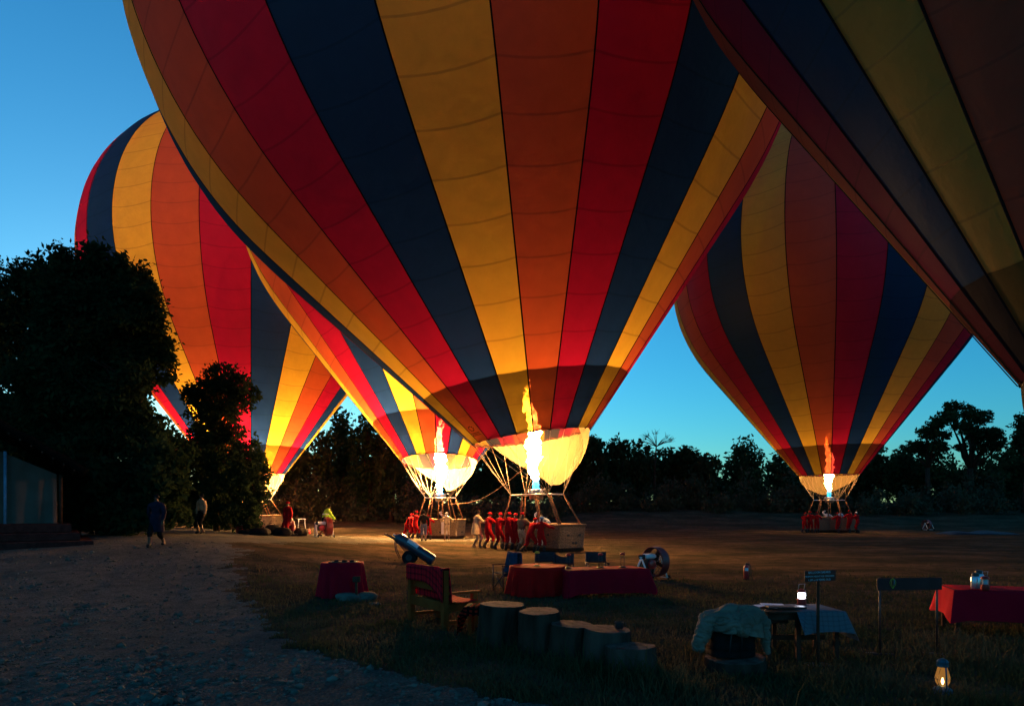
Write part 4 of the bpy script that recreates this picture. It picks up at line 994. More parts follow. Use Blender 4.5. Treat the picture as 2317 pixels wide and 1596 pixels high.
B = BAL['main']['bx']
person(B[0]+.12, B[1]+.1, 160, 'pilot', 'bare headed pilot standing inside the central basket under the burner', .98, top='white_cloth', legs='khaki', z=gz(*B)+.10, group=CREW)
person(B[0]-.15, B[1]-.35, -30, 'stand', 'passenger in a white sleeved shirt inside the central basket behind the sweater', .9, top='white_cloth', legs='denim', z=gz(*B)+.10, group=CREW)
for px, py, fd, pose, lab, kw in [
    (919,1216,-85,'pushlow','person in bright lit red, leftmost at the second balloon basket',dict(suit='red_cloth',cap='red_cloth',scale=1.0)),
    (929,1217.5,-75,'push','person in red squeezed second from the left at the second balloon basket',dict(suit='red_cloth',cap='red_cloth',scale=.95)),
    (939,1219.5,-60,'push','person in a dark red coverall with raised arms, third at the second balloon basket',dict(suit='red_cloth',cap='red_cloth',scale=1.04)),
    (959,1225.5,12,'stand','person in a black jacket and blue jeans walking up to the second balloon basket',dict(top='blackcloth',legs='denim',scale=1.03)),
    (968,1221.5,-15,'push','person in red half hidden behind the black jacket',dict(suit='red_cloth',cap='red_cloth',scale=.92)),
    (1011,1222.5,4,'hold','person in khaki with a white cap, back turned, right end of the second basket',dict(top='khaki',legs='khaki',cap='white_cloth',boots='khaki',scale=1.0))]:
    x, y = foot(px, py); person(x, y, fd, pose, lab, group=CREW, **kw)
B = BAL['b2']['bx']; person(B[0]+.3, B[1], 150, 'pilot', 'pilot in a pale shirt inside the second balloon basket', .95, top='white_cloth', legs='khaki', z=gz(*B)+.1, group=CREW)
for i, (px, fd, pose, lab, sc_) in enumerate([
    (1820,-50,'push','outermost left person in red at the right balloon basket',.95),(1833,-40,'hold','second person in red from the left at the right balloon basket',1.0),(1848,-30,'hold','third person in red from the left, at the corner of the right balloon basket',.97),
    (1897,10,'push','person in red in front of the right balloon basket, just right of the rope',.96),(1923,15,'hold','tallest person in red near the right end of the right balloon basket',1.06),(1941,40,'push','outermost right person in red with a white cap at the right balloon basket',1.0)]):
    x, y = foot(px, 1205); person(x, y, fd, pose, lab, sc_, suit='red_cloth', cap='white_cloth' if i == 5 else 'red_cloth', group=CREW)
B = BAL['b4']['bx']; person(B[0]-.25, B[1]-.1, 170, 'pilot', 'pilot in white inside the right balloon basket', .95, top='white_cloth', legs='denim', z=gz(*B)+.1, group=CREW)
person(B[0]+.9, B[1]+.1, 180, 'stand', 'passenger in grey blue inside the right balloon basket, at its right end', .98, top='blue_cap', legs='denim', z=gz(*B)+.1, group=CREW)
# left side
x, y, z = at(355, 1237); person(x, y, 184, 'walk', 'person in a dark blue patterned robe walking down the track towards the camera', 1.0, robe='navy', legs='blackcloth')
x, y = wx(456, 29.5), 29.5; person(x, y, 150, 'stand', 'person in a pale shirt and black trousers standing by the bushes', 1.0, top='khaki', legs='blackcloth')
x, y, z = at(728, 1213); person(x, y+.4, -60, 'bendwork', 'person in a lime yellow hi-vis jacket bending over the far inflation fan', 1.08, top='hivis', legs='blackcloth', band=True)
x, y, z = at(642, 1212); person(x, y+.6, 150, 'stand', 'person in a red cap and jacket standing behind the equipment heap', .98, suit='red_cloth', cap='red_cloth')
x, y, z = at(663, 1211); person(x, y, 140, 'crouch', 'person crouching with a pale hat beside the equipment heap', 1.0, suit='red_dark', cap='white_cloth')

# ------------------------------------------------------------------ furniture and gear
def uvset(o, fn):
    me = o.data; uv = me.uv_layers.new(name='UVMap'); co = [v.co for v in me.vertices]
    uv.data.foreach_set('uv', [c for l in me.loops for c in fn(co[l.vertex_index])])
def cloth_round(mb, r, h, drop, n=72, folds=13, seed=0):
    rr = random.Random(seed); ph = rr.uniform(0, 6)
    def fn(u, v):
        a = 2*pi*u
        if v < .35: q = v/.35; return (r*q*cos(a), r*q*sin(a), h + .004)
        t = (v-.35)/.65; f = .055*t*abs(sin(folds*a/2+ph+.5*sin(3*a)))*2-.055*t + .03*t*sin((folds*1.7//1)*a+1.3*ph+.7*sin(2*a))
        R_ = r + .012 + .05*t + f; return (R_*cos(a), R_*sin(a), h - .012*min(1, t*8) - (drop-.02)*t - .012*t*sin(3*a+ph))
    mb.grid(fn, n, 20)
def cloth_rect(mb, w, d, h, drop, seed=0, n=96, wave=.02, drops=None):
    rr = random.Random(seed); ph = rr.uniform(0, 6); per = 2*(w+d)
    def edge(s):
        s = s % per
        if s < w: return (-w/2+s, -d/2, 0, -1, 0)
        s -= w
        if s < d: return (w/2, -d/2+s, 1, 0, 1)
        s -= d
        if s < w: return (w/2-s, d/2, 0, 1, 2)
        s -= w; return (-w/2, d/2-s, -1, 0, 3)
    def fn(u, v):
        x, y, nx, ny, side = edge(u*per)
        if v < .3: q = v/.3; return (x*q, y*q, h + .004)
        t = (v-.3)/.7; cx_ = min(abs(abs(x)-w/2), abs(abs(y)-d/2)); corner = math.exp(-max(0, min(w/2-abs(x), 9)+min(d/2-abs(y), 9))/.10)
        dd = drops[side] if drops else drop
        o_ = .012 + .05*t + wave*t*sin(u*per*9+ph) + .5*wave*t*sin(u*per*23+2*ph) + .10*corner*t
        dx, dy = (nx, ny)
        if corner > .2: dx, dy = nx + (x/abs(x))*corner*.6*(nx == 0), ny + (y/abs(y))*corner*.6*(ny == 0)
        return (x+dx*o_, y+dy*o_, h - dd*t*(1+.10*corner) - .012*t*sin(u*per*3+ph))
    mb.grid(fn, n, 16)
def table_frame(root, w, d, h, mat='wood_grey', leg=.06, stretch=True):
    MB().box((0,0,h-.015), (w, d, .03), bev=.005).build('tabletop', M[mat], root)
    for a in (-1, 1):
        for b in (-1, 1): MB().box((a*(w/2-.06), b*(d/2-.06), (h-.03)/2), (leg, leg, h-.032), bev=.006).build('leg', M[mat], root)
    if stretch: MB().box((0, 0, .22), (w-.14, .05, .05)).build('stretcher', M[mat], root)

# small round table with red cloth, left
x, y = wx(775, 15.1), 15.1
t = empty('side_table', (x, y, gz(x, y)), 0, 'small round side table under a red cloth left of the bench', 'table'); 
MB().lathe([(.44,.70),(.45,.72),(.44,.74)], 28).build('tabletop', M['wood_grey'], t)
for a in range(4): MB().box((.28*cos(a*pi/2+.8), .28*sin(a*pi/2+.8), .35), (.05,.05,.70)).build('leg', M['wood_grey'], t)
mb = MB(); cloth_round(mb, .45, .745, .74, folds=11, seed=3); o = mb.build('tablecloth', M['table_cloth'], None, True, (x, y, gz(x, y))); tag(o, 'red cloth with deep folds draped over the small round table at the left', 'tablecloth')
tr_ = empty('tray', (x+.02, y-.1, gz(x, y)+.755), 0, 'dark flat tray with low dishes lying on the small round red table', 'tray')
MB().box((.02,0,.008), (.58,.34,.016), bev=.004).build('tray_base', M['black'], tr_)
for q in (-.12, .06, .22): MB().lathe([(.05,.016),(.06,.045),(.055,.045),(.045,.022)], 12, (q,-.05,0), caps=False).build('dish', M['black'], tr_)
# rocks and marker post by it
for i, (px, py, s, lab) in enumerate([(782,1362,.26,'larger mossy grey boulder at the foot of the small red table'),(822,1360,.24,'rounded grey boulder right of the mossy one'),(842,1372,.12,'small stone in the grass right of the boulders')]):
    X, Y, Z = at(px, py); me = rocks('boulder', [(0,0,s*.25)], [s], M['rock'], 60+i); me2 = me; o = bpy.data.objects.new('boulder', me); link(o); o.location = (X, Y+.2, Z); o.scale = (1.5, 1, 1.0)
    sb = o.modifiers.new('s', 'SUBSURF'); sb.levels = 2; sb.render_levels = 2; tag(o, lab, 'boulder')
X, Y, Z = at(804, 1360); pr = empty('marker_post', (X, Y+.1, Z), 0, 'short dark post with a square head standing behind the boulders', 'post')
MB().box((0,0,.22), (.05,.05,.44)).build('post', M['bark'], pr); MB().box((0,0,.46), (.15,.10,.12), bev=.01).build('post_head', M['bark'], pr)

# wheeled cart with a long gas bottle
X, Y, Z = at(930, 1272); c = empty('gas_cart', (X, Y, Z), 0, 'two wheeled hand cart tipped back with a long dark gas bottle', 'cart')
def k_(px, py, dy=0): return (wx(px, Y)-X, dy, wz(py, Y)-Z)
for dy in (-.28, .30):
    mb = MB(); cz = k_(928, 1259); mb.tube([(cz[0], dy-.05, cz[2]), (cz[0], dy+.05, cz[2])], .235, 22); mb.build('wheel', M['rubber'], c, False)
    mb = MB(); mb.tube([(cz[0], dy-.06, cz[2]), (cz[0], dy+.06, cz[2])], .11, 14); mb.build('rim', M['dark_steel'], c.children[-1] if False else [q for q in c.children if q.name.startswith('wheel')][-1])
mb = MB()
for dy in (-.14, .14): mb.tube([k_(872,1207,dy), k_(900,1222,dy), k_(975,1276,dy)], .02, 6); mb.tube([k_(893,1218,dy), k_(897,1245,dy), k_(905,1262,dy)], .018, 6); mb.tube([k_(897,1222,dy), k_(922,1250,dy), k_(930,1259,dy)], .018, 6)
mb.tube([k_(872,1207,-.14), k_(872,1207,.14)], .02, 6); mb.tube([k_(928,1259,-.28), k_(928,1259,.3)], .02, 6); mb.tube([k_(955,1261,-.14), k_(955,1261,.14)], .02, 6)
mb.build('cart_frame', M['dark_steel'], c, True)
a, b = Vector(k_(897,1213)), Vector(k_(982,1268)); L = (b-a).length; T = Matrix.Translation(a) @ Vector((0,0,1)).rotation_difference((b-a).normalized()).to_matrix().to_4x4()
mb = MB(); mb.lathe([(.03,-.06),(.10,.0),(.17,.05),(.195,.12),(.195,L-.12),(.17,L-.03),(.12,L)], 24, T=T)
mb.lathe([(.20,.30),(.204,.31),(.204,.34),(.20,.35)], 24, T=T, caps=False); mb.lathe([(.20,L-.4),(.204,L-.39),(.204,L-.36),(.20,L-.35)], 24, T=T, caps=False); 
g = empty('gas_bottle', (X, Y, Z), 0, 'long dark blue gas bottle with a pale label lying on the hand cart', 'gas bottle'); mb.build('bottle_body', M['bottle_blue'], g, auto=40)
mb = MB(); mb.grid(lambda u, v: tuple(T @ Vector((.199*cos(-pi*.75+.9*(u-.5)), .199*sin(-pi*.75+.9*(u-.5)), .42+.42*v))), 6, 2); mb.build('label', M['paper'], g)
mb = MB(); mb.lathe([(.02,-.14),(.045,-.13),(.045,-.05)], 12, T=T); mb.build('valve', M['steel'], g)

# bench
bx0, by0, bx1, by1 = -1.82, 12.2, -1.07, 11.1
ang = math.atan2(by1-by0, bx1-bx0); BL = math.hypot(bx1-bx0, by1-by0)
bn = empty('garden_bench', (bx0, by0, gz(bx0, by0)), ang, 'brown wooden garden bench seen from behind with a red plaid blanket over its back', 'bench')
# local x runs along the back, local +y towards the seat side
for xx in (.05, BL-.05):
    MB().box((xx, 0, .49), (.11, .09, .98), bev=.01).build('back_post', M['wood'], bn); MB().box((xx, .56, .29), (.10, .09, .58), bev=.01).build('front_leg', M['wood'], bn)
    MB().box((xx, .31, .60), (.11, .72, .035), bev=.008).build('armrest', M['wood'], bn); MB().box((xx, .28, .36), (.035, .48, .12)).build('side_rail', M['wood'], bn)
    MB().box((xx, .28, .12), (.035, .48, .06)).build('side_rail', M['wood'], bn)
for zz, hh in ((.86, .12), (.67, .12)): MB().box((BL/2, .02, zz), (BL-.22, .03, hh), bev=.006).build('back_slat', M['wood'], bn)
for yy in (.10, .22, .34, .46, .58): MB().box((BL/2, yy, .425), (BL-.0 if yy > .12 and yy < .5 else BL-.22, .105, .03), bev=.006).build('seat_slat', M['wood'], bn)
MB().box((BL/2, -.02, .38), (BL-.22, .035, .16), bev=.006).build('back_rail', M['wood'], bn); MB().box((BL/2, .60, .36), (BL-.2, .03, .11), bev=.006).build('front_rail', M['wood'], bn)
def blanket(u, v):
    # v 0 = bottom of rear flap, over the top, 1 = end on the seat
    x = -.03 + (BL+.05)*u; rear = .26 + .28*max(0, (u-.55)/.45)**1.2*1.0; s = v*(rear + .10 + .48 + .5)
    dr = .018*sin(14*u+3)+.010*sin(31*u)
    if s < rear: return (x, -.062+dr*.7-.01*sin(9*u), 1.0 - (rear-s))
    s -= rear
    if s < .10: return (x, -.055+s*1.25, 1.005+.012*sin(pi*s/.1)+.004*sin(20*u))
    s -= .10
    if s < .48: return (x+.10*s, .07+.06*s+dr, 1.0-s*1.14)
    s -= .48; return (x+.04+.06*s, .12+min(s, .5)*.85, .452+.012*sin(11*s+9*u)+.01)
mb = MB(); mb.grid(blanket, 44, 60); o = mb.build('plaid_blanket', M['plaid'], None, True, solid=.008); o.location = bn.location; o.rotation_euler = (0, 0, ang)
uv = o.data.uv_layers.new(name='UVMap'); nu_ = 45; uv.data.foreach_set('uv', [c for l in o.data.loops for c in ((l.vertex_index % nu_)/44*1.38, (l.vertex_index//nu_)/60*1.45)])
tag(o, 'red plaid blanket thrown over the back and seat of the wooden bench', 'blanket')
# small table with red black checked cloth
x, y = wx(1098, 10.75), 10.75; t = empty('low_table', (x, y, gz(x, y)), radians(-6), 'low wooden table under a red and black checked cloth beside the bench', 'table'); table_frame(t, .56, .44, .47, 'wood', .05, False)
mb = MB(); cloth_rect(mb, .58, .46, .472, .34, 5, wave=.03, drops=(.14,.10,.2,.42)); o = mb.build('checked_cloth', M['check'], None, True, (x, y, gz(x, y))); o.rotation_euler = (0,0,radians(-6)); tag(o, 'red and black checked cloth hanging off the low table beside the bench', 'cloth')
uvset(o, lambda c: (c.x + (c.z if abs(c.x) > .29 else 0), c.y + (c.z if abs(c.y) > .23 else 0)))

# log stumps
def stump(px, pyb, r, h, label, seed, tilt=0, wood=False):
    Y = 2*FP/(pyb-YHP)+r; X = wx(px, Y); rr = random.Random(seed); ph = [rr.uniform(0, 6) for _ in range(5)]
    root = empty('log_stump', (X, Y, gz(X, Y)), rr.uniform(0, 6), label, 'log stump', 'log stumps set in a row by the bench'); root.rotation_euler = (radians(tilt+rr.uniform(-2,2.5)), radians(rr.uniform(-4, 4)), rr.uniform(0, .6))
    def wob(a, z): return 1 + .06*sin(2*a+ph[0]) + .035*sin(5*a+ph[1]) + .022*abs(sin(8.5*a+ph[2]+1.2*sin(6*z))) + .016*sin(29*a+ph[3]+3*sin(9*z)) + .014*sin(13*a+11*z+ph[4]) + .05*(.3-z)
    mb = MB(); mb.lathe([(r*1.06,-.05)]+[(r*(1.03-.04*q/11), .02+(h-.024)*q/11) for q in range(12)], 96, wob=wob, caps=False); mb.build('bark', M['bark'] if not wood else M['stump_wood'], root, True)
    mb = MB(); mb.lathe([(r*.98,h-.008),(r*.965,h),(r*.6,h+.003),(.01,h+.002)], 96, wob=lambda a, z: wob(a, h)*1.0, caps=False); mb.build('cut_top', M['stump_top'], root, False); return (X, Y, gz(X, Y)+h)
M['stump_wood'] = pbr('split_log_side', (.115,.066,.050), .9, var=.5, scale=5, stretch=(1,1,.12), bump=.8, bscale=16)
M['stump_top'] = pbr('sawn_log_end', (.150,.092,.072), .85, var=.4, scale=8, bump=.4, bscale=30)
stump(1134, 1470, .315, .60, 'largest stump at the left end of the row, next to the checked cloth', 1)
stump(1222, 1487, .295, .58, 'second stump from the bench, tall with a pale bark scar', 2)
stump(1291, 1497, .275, .45, 'middle stump of the row with a tilted flat top', 3, 4)
S4 = stump(1372, 1508, .29, .43, 'stump carrying the dark enamel mug', 4, wood=True)
stump(1427, 1528, .29, .30, 'lowest stump at the right end of the row, cracked side facing front', 5, wood=True)
X, Y = wx(1401, S4[1]), S4[1]; mg = empty('mug', (X, Y, S4[2]+.004), 0, 'dark enamel mug standing on a log stump', 'mug')
MB().lathe([(.050,0),(.055,.01),(.057,.085),(.053,.085),(.050,.012),(.01,.01)], 20).build('mug_body', M['black'], mg, auto=40)
MB().tube([(.055,0,.07),(.085,0,.066),(.09,0,.04),(.075,0,.02),(.053,0,.02)], .006, 6).build('handle', M['black'], mg, True)

# the two central tables with red cloths
x, y = wx(1217, 15.8), 15.8; TR = (x, y)
t = empty('round_table', (x, y, gz(x, y)), 0, 'round table under a red cloth reaching the ground, left of the long table', 'table'); MB().lathe([(.64,.62),(.65,.635),(.64,.65)], 32).build('tabletop', M['wood_grey'], t)
for a in range(4): MB().box((.4*cos(a*pi/2+.8), .4*sin(a*pi/2+.8), .31), (.05,.05,.62)).build('leg', M['wood_grey'], t)
mb = MB(); cloth_round(mb, .65, .655, .64, 96, 17, 8); o = mb.build('tablecloth', M['table_cloth2'], None, True, (x, y, gz(x, y))); tag(o, 'brighter orange red cloth in many folds on the round table', 'tablecloth')
xa, ya, xb, yb = 1.27, 14.95, 3.12, 15.55; tn = math.atan2(yb-ya, xb-xa); tl = math.hypot(xb-xa, yb-ya); cx_, cy_ = (xa+xb)/2 - sin(tn)*.42, (ya+yb)/2 + cos(tn)*.42
t = empty('long_table', (cx_, cy_, gz(cx_, cy_)), tn, 'long rectangular table under a red cloth in the middle of the camp', 'table'); table_frame(t, tl, .82, .62)
mb = MB(); cloth_rect(mb, tl, .82, .625, .48, 12, 200, .035, drops=(.53,.46,.45,.58)); o = mb.build('tablecloth', M['table_cloth'], None, True, (cx_, cy_, gz(cx_, cy_))); o.rotation_euler = (0,0,tn); tag(o, 'red cloth hanging straight on the long rectangular table', 'tablecloth')
def wire_lantern(px, Y, ztop, label, top='plastic_red'):
    x = wx(px, Y); r_ = empty('table_lantern', (x, Y, ztop), 0, label, 'lantern', 'unlit wire lanterns on the red tables')
    MB().lathe([(.085,0),(.09,.006),(.06,.014),(.035,.03)], 18).build('lantern_base', M['black'], r_, auto=40)
    mb = MB()
    for a in range(4): mb.tube([(.05*cos(a*pi/2+.4), .05*sin(a*pi/2+.4), .02), (.062*cos(a*pi/2+.4), .062*sin(a*pi/2+.4), .15), (.045*cos(a*pi/2+.4), .045*sin(a*pi/2+.4), .29)], .004, 5)
    mb.build('wire_guard', M['dark_steel'], r_, True)
    MB().lathe([(.05,.285),(.065,.30),(.05,.325),(.02,.34)], 16).build('lantern_cap', M[top], r_, auto=40)
wire_lantern(1215.5, 15.7, gz(0,15)+.662, 'unlit wire lantern with a yellowish cap on the round red table', 'yellow_print')
for px, Y, lab in ((1286,15.45,'unlit wire lantern at the left end of the long red table, before the sagging chair'),(1359,15.6,'unlit wire lantern in the middle of the long red table'),(1408.7,15.7,'unlit wire lantern near the right end of the long red table')): wire_lantern(px, Y, .635, lab)

def director_chair(x, y, rz, label, sag=0.0, parent=None):
    r_ = empty('folding_chair', (x, y, gz(x, y)), rz, label, 'chair', 'canvas folding chairs by the tables'); w = .50
    for s in (-1, 1):
        MB().tube([(s*w/2, -.20, 0), (s*w/2, -.22, .86)], .016, 7).build('back_post', M['dark_steel'], r_, True); MB().tube([(s*w/2, .22, 0), (s*w/2, .22, .60)], .016, 7).build('front_post', M['dark_steel'], r_, True)
        MB().box((s*w/2, 0, .61), (.05,.50,.025), bev=.006).build('armrest', M['wood_grey'], r_)
    mb = MB(); mb.tube([(-w/2,.2,.04),(w/2,.2,.42)], .014, 6); mb.tube([(w/2,.2,.04),(-w/2,.2,.42)], .014, 6); mb.tube([(-w/2,-.2,.04),(w/2,-.2,.42)], .014, 6); mb.tube([(w/2,-.2,.04),(-w/2,-.2,.42)], .014, 6); mb.build('cross_brace', M['dark_steel'], r_, True)
    MB().grid(lambda u, v: ((u-.5)*w, (v-.5)*.44, .43-.03*sin(pi*u)), 8, 4).build('seat', M['canvas_green'], r_, True, solid=.006)
    MB().grid(lambda u, v: ((u-.5)*w, -.215+.03*sin(pi*u)-.02, .60+.27*v - sag*sin(pi*u)*v), 10, 5).build('backrest', M['canvas_green'], r_, True, solid=.006)
    return r_
director_chair(wx(1232, 17.3), 17.3, radians(175), 'dark canvas folding chair behind the round red table'); director_chair(wx(1270, 16.9), 16.9, radians(160), 'dark canvas folding chair with a sagging back between the two red tables', .10)
director_chair(wx(1351, 17.3), 17.3, radians(182), 'dark canvas folding chair standing alone behind the long red table')
X, Y = wx(1145, 16.6), 16.6; ch = director_chair(X, Y, radians(120), 'folding chair with a blue jacket over its back left of the round table')
def jk(u, v):
    a = (u-.5); s = v*1.15
    if s < .35: return (a*(.56+.1*(.35-s)), -.275+.015*sin(14*u)-.06*(.35-s), .90-(.35-s)*1.35)
    if s < .45: return (a*.56, -.275+(s-.35)*1.0, .905+.01*sin(9*u))
    return (a*(.56-.1*(s-.45)), -.17+.03*sin(9*u+s*5)+.1*(s-.45), .90-(s-.45)*.85)
mb = MB(); mb.grid(jk, 18, 22); o = mb.build('jacket', M['jacket_blue'], None, True, solid=.02); o.location = ch.location; o.rotation_euler = ch.rotation_euler; tag(o, 'blue jacket hung over the folding chair left of the round table', 'jacket')

# inflation fans
def fan(x, y, rz, label, s=1.0, z=None):
    r_ = empty('inflation_fan', (x, y, gz(x, y)), rz, label, 'fan', 'petrol inflation fans'); r_.scale = (s, s, s)
    # shroud axis along local x
    T = Matrix.Translation((.16, 0, .50)) @ Matrix.Rotation(pi/2, 4, 'Y')
    MB().lathe([(.40,-.14),(.425,-.13),(.43,0),(.425,.13),(.40,.14)], 36, T=T, caps=False).build('shroud', M['red_dark'], r_, auto=40, solid=.008) if True else 0
    mb = MB()
    for sx in (-.14, .14):
        for rr in (.10, .18, .26, .34): mb.tube([(.16+sx, rr*cos(a), .50+rr*sin(a)) for a in np.linspace(0, 2*pi, 25)], .004, 4, False)
        for a in np.linspace(0, pi, 7)[:-1]: mb.tube([(.16+sx, .41*cos(a), .50+.41*sin(a)), (.16+sx, -.41*cos(a), .50-.41*sin(a))], .004, 4)
    mb.build('guard_grille', M['dark_steel'], r_)
    for k in range(4):
        a = k*pi/2+.4; mb = MB(); mb.grid(lambda u, v: (.16+.05*(u-.5)+.03*(v-.5), (.05+.32*v)*cos(a)-(u-.5)*.12*sin(a), .50+(.05+.32*v)*sin(a)+(u-.5)*.12*cos(a)), 2, 4); mb.build('blade', M['wood_grey'], r_, True, solid=.01)
    MB().box((-.16,0,.46), (.34,.30,.26), bev=.03).build('engine_block', M['black'], r_); MB().box((-.14,-.03,.67), (.36,.24,.14), bev=.04).build('fuel_tank', M['white_paint'], r_)
    T2 = Matrix.Translation((-.16,-.16,.45)) @ Matrix.Rotation(pi/2, 4, 'X'); MB().lathe([(.13,-.02),(.13,.05),(.09,.07),(.02,.07)], 20, T=T2).build('recoil_starter', M['red_paint'], r_, auto=40); MB().box((-.36,.02,.66), (.12,.18,.14), bev=.03).build('air_filter', M['black'], r_)
    for sx in (-.40, .34):
        for sy in (-1, 1): MB().tube([(sx, 0, .64), (sx+.0, sy*.30, .05)], .024, 8).build('leg', M['white_paint'], r_, True)
        MB().tube([(sx, -.30, .06), (sx, .30, .06)], .016, 6).build('cross_bar', M['white_paint'], r_, True); MB().lathe([(.05,-.01),(.06,.0),(.05,.02)], 12, (sx,0,.64)).build('pivot', M['white_paint'], r_)
        for sy in (-1, 1):
            Tw = Matrix.Translation((sx+.03, sy*.30, .07)) @ Matrix.Rotation(pi/2, 4, 'Y'); MB().lathe([(.05,-.02),(.07,-.015),(.07,.015),(.05,.02)], 14, T=Tw).build('wheel', M['rubber'], r_)
    return r_
x, y, z = at(1474, 1310); fan(x, y, radians(35), 'petrol inflation fan with a red ring and white legs behind the long red table', .98)
x, y, z = at(734, 1215); fan(x, y, radians(30), 'far inflation fan with a red ring and white legs by the lime jacketed worker', 1.12)
x, y, z = at(2100, 1199); f3 = fan(x, y, radians(200), 'unused inflation fan lying dark in the field at the far right', 1.0)

def extinguisher(x, y, h, label):
    r_ = empty('fire_extinguisher', (x, y, gz(x, y)), 0, label, 'fire extinguisher'); r_.scale = (h/.5,)*3
    MB().lathe([(.074,0),(.078,.02)], 20).build('foot_ring', M['black'], r_); MB().lathe([(.075,.02),(.08,.03),(.08,.36),(.07,.40),(.03,.43)], 24).build('cylinder_body', M['red_paint'], r_, auto=40)
    MB().grid(lambda u, v: (.0815*sin(-.9+1.3*u), -.0815*cos(-.9+1.3*u), .26+.08*v), 6, 2).build('label', M['paper'], r_)
    mb = MB(); mb.lathe([(.025,.43),(.022,.46)], 10); mb.box((.03,0,.47), (.12,.025,.02)); mb.box((.035,0,.50), (.12,.02,.012), (0,-.25,0)); mb.build('valve_lever', M['black'], r_)
    MB().tube([(.02,0,.455),(.09,0,.45),(.13,0,.38),(.14,0,.2),(.145,0,.06)], [.012,.012,.012,.012,.016], 7).build('hose', M['black'], r_, True)
x, y, z = at(1689, 1310); extinguisher(x, y, .47, 'red fire extinguisher with a black hose standing alone in the grass')
x, y, z = at(700, 1207); extinguisher(x, y, .50, 'distant red fire extinguisher between the equipment heap and the far fan')

# equipment heap, bucket, folding stool
x, y, z = at(541, 1205); bk = empty('bucket', (x, y, z), 0, 'red bucket with a pale bundle in it beside the bushes', 'bucket')
MB().lathe([(.14,0),(.18,.36),(.185,.37),(.165,.36),(.13,.02)], 20).build('bucket_body', M['plastic_red'], bk, auto=40); mb = MB(); mb.ball((0,0,.38), (.18,.17,.16), 12, 8); mb.ball((.06,.02,.46), (.10,.1,.1), 10, 6); mb.build('bundle', M['white_cloth'], bk, True)
r = random.Random(12)
heap = [(590,1210,1.0,.35,'flat dark gear bag lying left in the heap under the leftmost balloon'),(615,1209,.8,.5,'bulky dark gear bag in the heap, second from its left end'),(640,1212,.9,.42,'dark folded envelope bag in front of the person with the red cap'),(675,1211,1.0,.40,'dark long bag at the right end of the equipment heap'),(560,1207,.8,.22,'low dark canvas roll between the bucket and the heap')]
for px, py, w, h, lab in heap:
    x, y, z = at(px, py); bg_ = empty('gear_bag', (x, y, z), r.uniform(-.5, .5), lab, 'gear bag')
    mb = MB(); ph = r.uniform(0, 6); mb.lathe([(.02,0),(w*.42,.01),(w*.5,h*.3),(w*.46,h*.7),(w*.3,h*.95),(.02,h)], 24, wob=lambda a, z_: 1+.12*sin(3*a+ph)+.06*sin(7*a+4*z_)); mb.build('bag_body', M['bag'], bg_, True)
    MB().tube([(-.15,0,h*.9),(-.1,-.02,h+.08),(.1,-.02,h+.08),(.15,0,h*.9)], .012, 5).build('strap', M['bag'], bg_, True)
x, y, z = at(678, 1205); y += 1.5; st_ = empty('trestle', (x-.3, y, z), .3, 'small pale trestle standing up behind the heap of gear', 'trestle')
MB().box((0,0,1.05), (.62,.10,.06)).build('top_bar', M['white_paint'], st_)
for s in (-1, 1): MB().tube([(s*.22,0,1.03),(s*.30,.12,0)], .025, 6).build('leg', M['white_paint'], st_, True)
MB().lathe([(.02,0),(.16,.02),(.18,.06),(.05,.1)], 14, tuple(at(691,1199)[:2])+(at(691,1199)[2]+.25,)).build('x', M['white_cloth']) if False else None
# tarp heap far right
x, y, z = at(2210, 1208)
def tp(u, v): return ((u-.5)*5.2, (v-.5)*2.0, .22*(sin(pi*u)*sin(pi*v))**.5*(1+.5*sin(7*u+3*v)+.3*sin(13*u)) + .02)
tag(MB().grid(tp, 50, 20).build('tarpaulin', M['tarp'], None, True, (x, y, z)), 'crumpled blue tarpaulin lying in the field at the far right', 'tarpaulin')

# low sign on a post
X, Y = wx(1851, 8.7), 8.7; sg = empty('notice_sign', (X, Y, gz(X, Y)), 0, 'brown notice board on a post reading BALLOON SAFARIS in white letters', 'sign')
MB().tube([(0,0,-.05),(0,0,1.12)], .020, 10).build('post', M['wood_grey'], sg, True); MB().box((-.005,0,.004), (.30,.22,.01), (0,0,.1)).build('foot_plate', M['dark_steel'], sg)
for i, zz in enumerate((1.185, 1.138, 1.091)): MB().box((.01,-.032,zz), (.395,.018,.0455), (0,radians(-2.2),0), bev=.003).build('plank', M['sign_brown'], sg)
for txt, zz, sz in (('BALLOON SAFARIS', 1.170, .036), ('MINIMUM HEIGHT FOR CHILDREN', 1.124, .0262), ('1.2M or 8 YEARS OLD', 1.077, .033)):
    me = text_mesh(txt, sz, .0015); me.materials.append(M['sign_white']); o = bpy.data.objects.new('lettering', me); link(o, sg); o.location = (.0, -.0435, zz); o.rotation_euler = (radians(90), radians(-2.2), 0); o.scale = (.92,1.12,1)
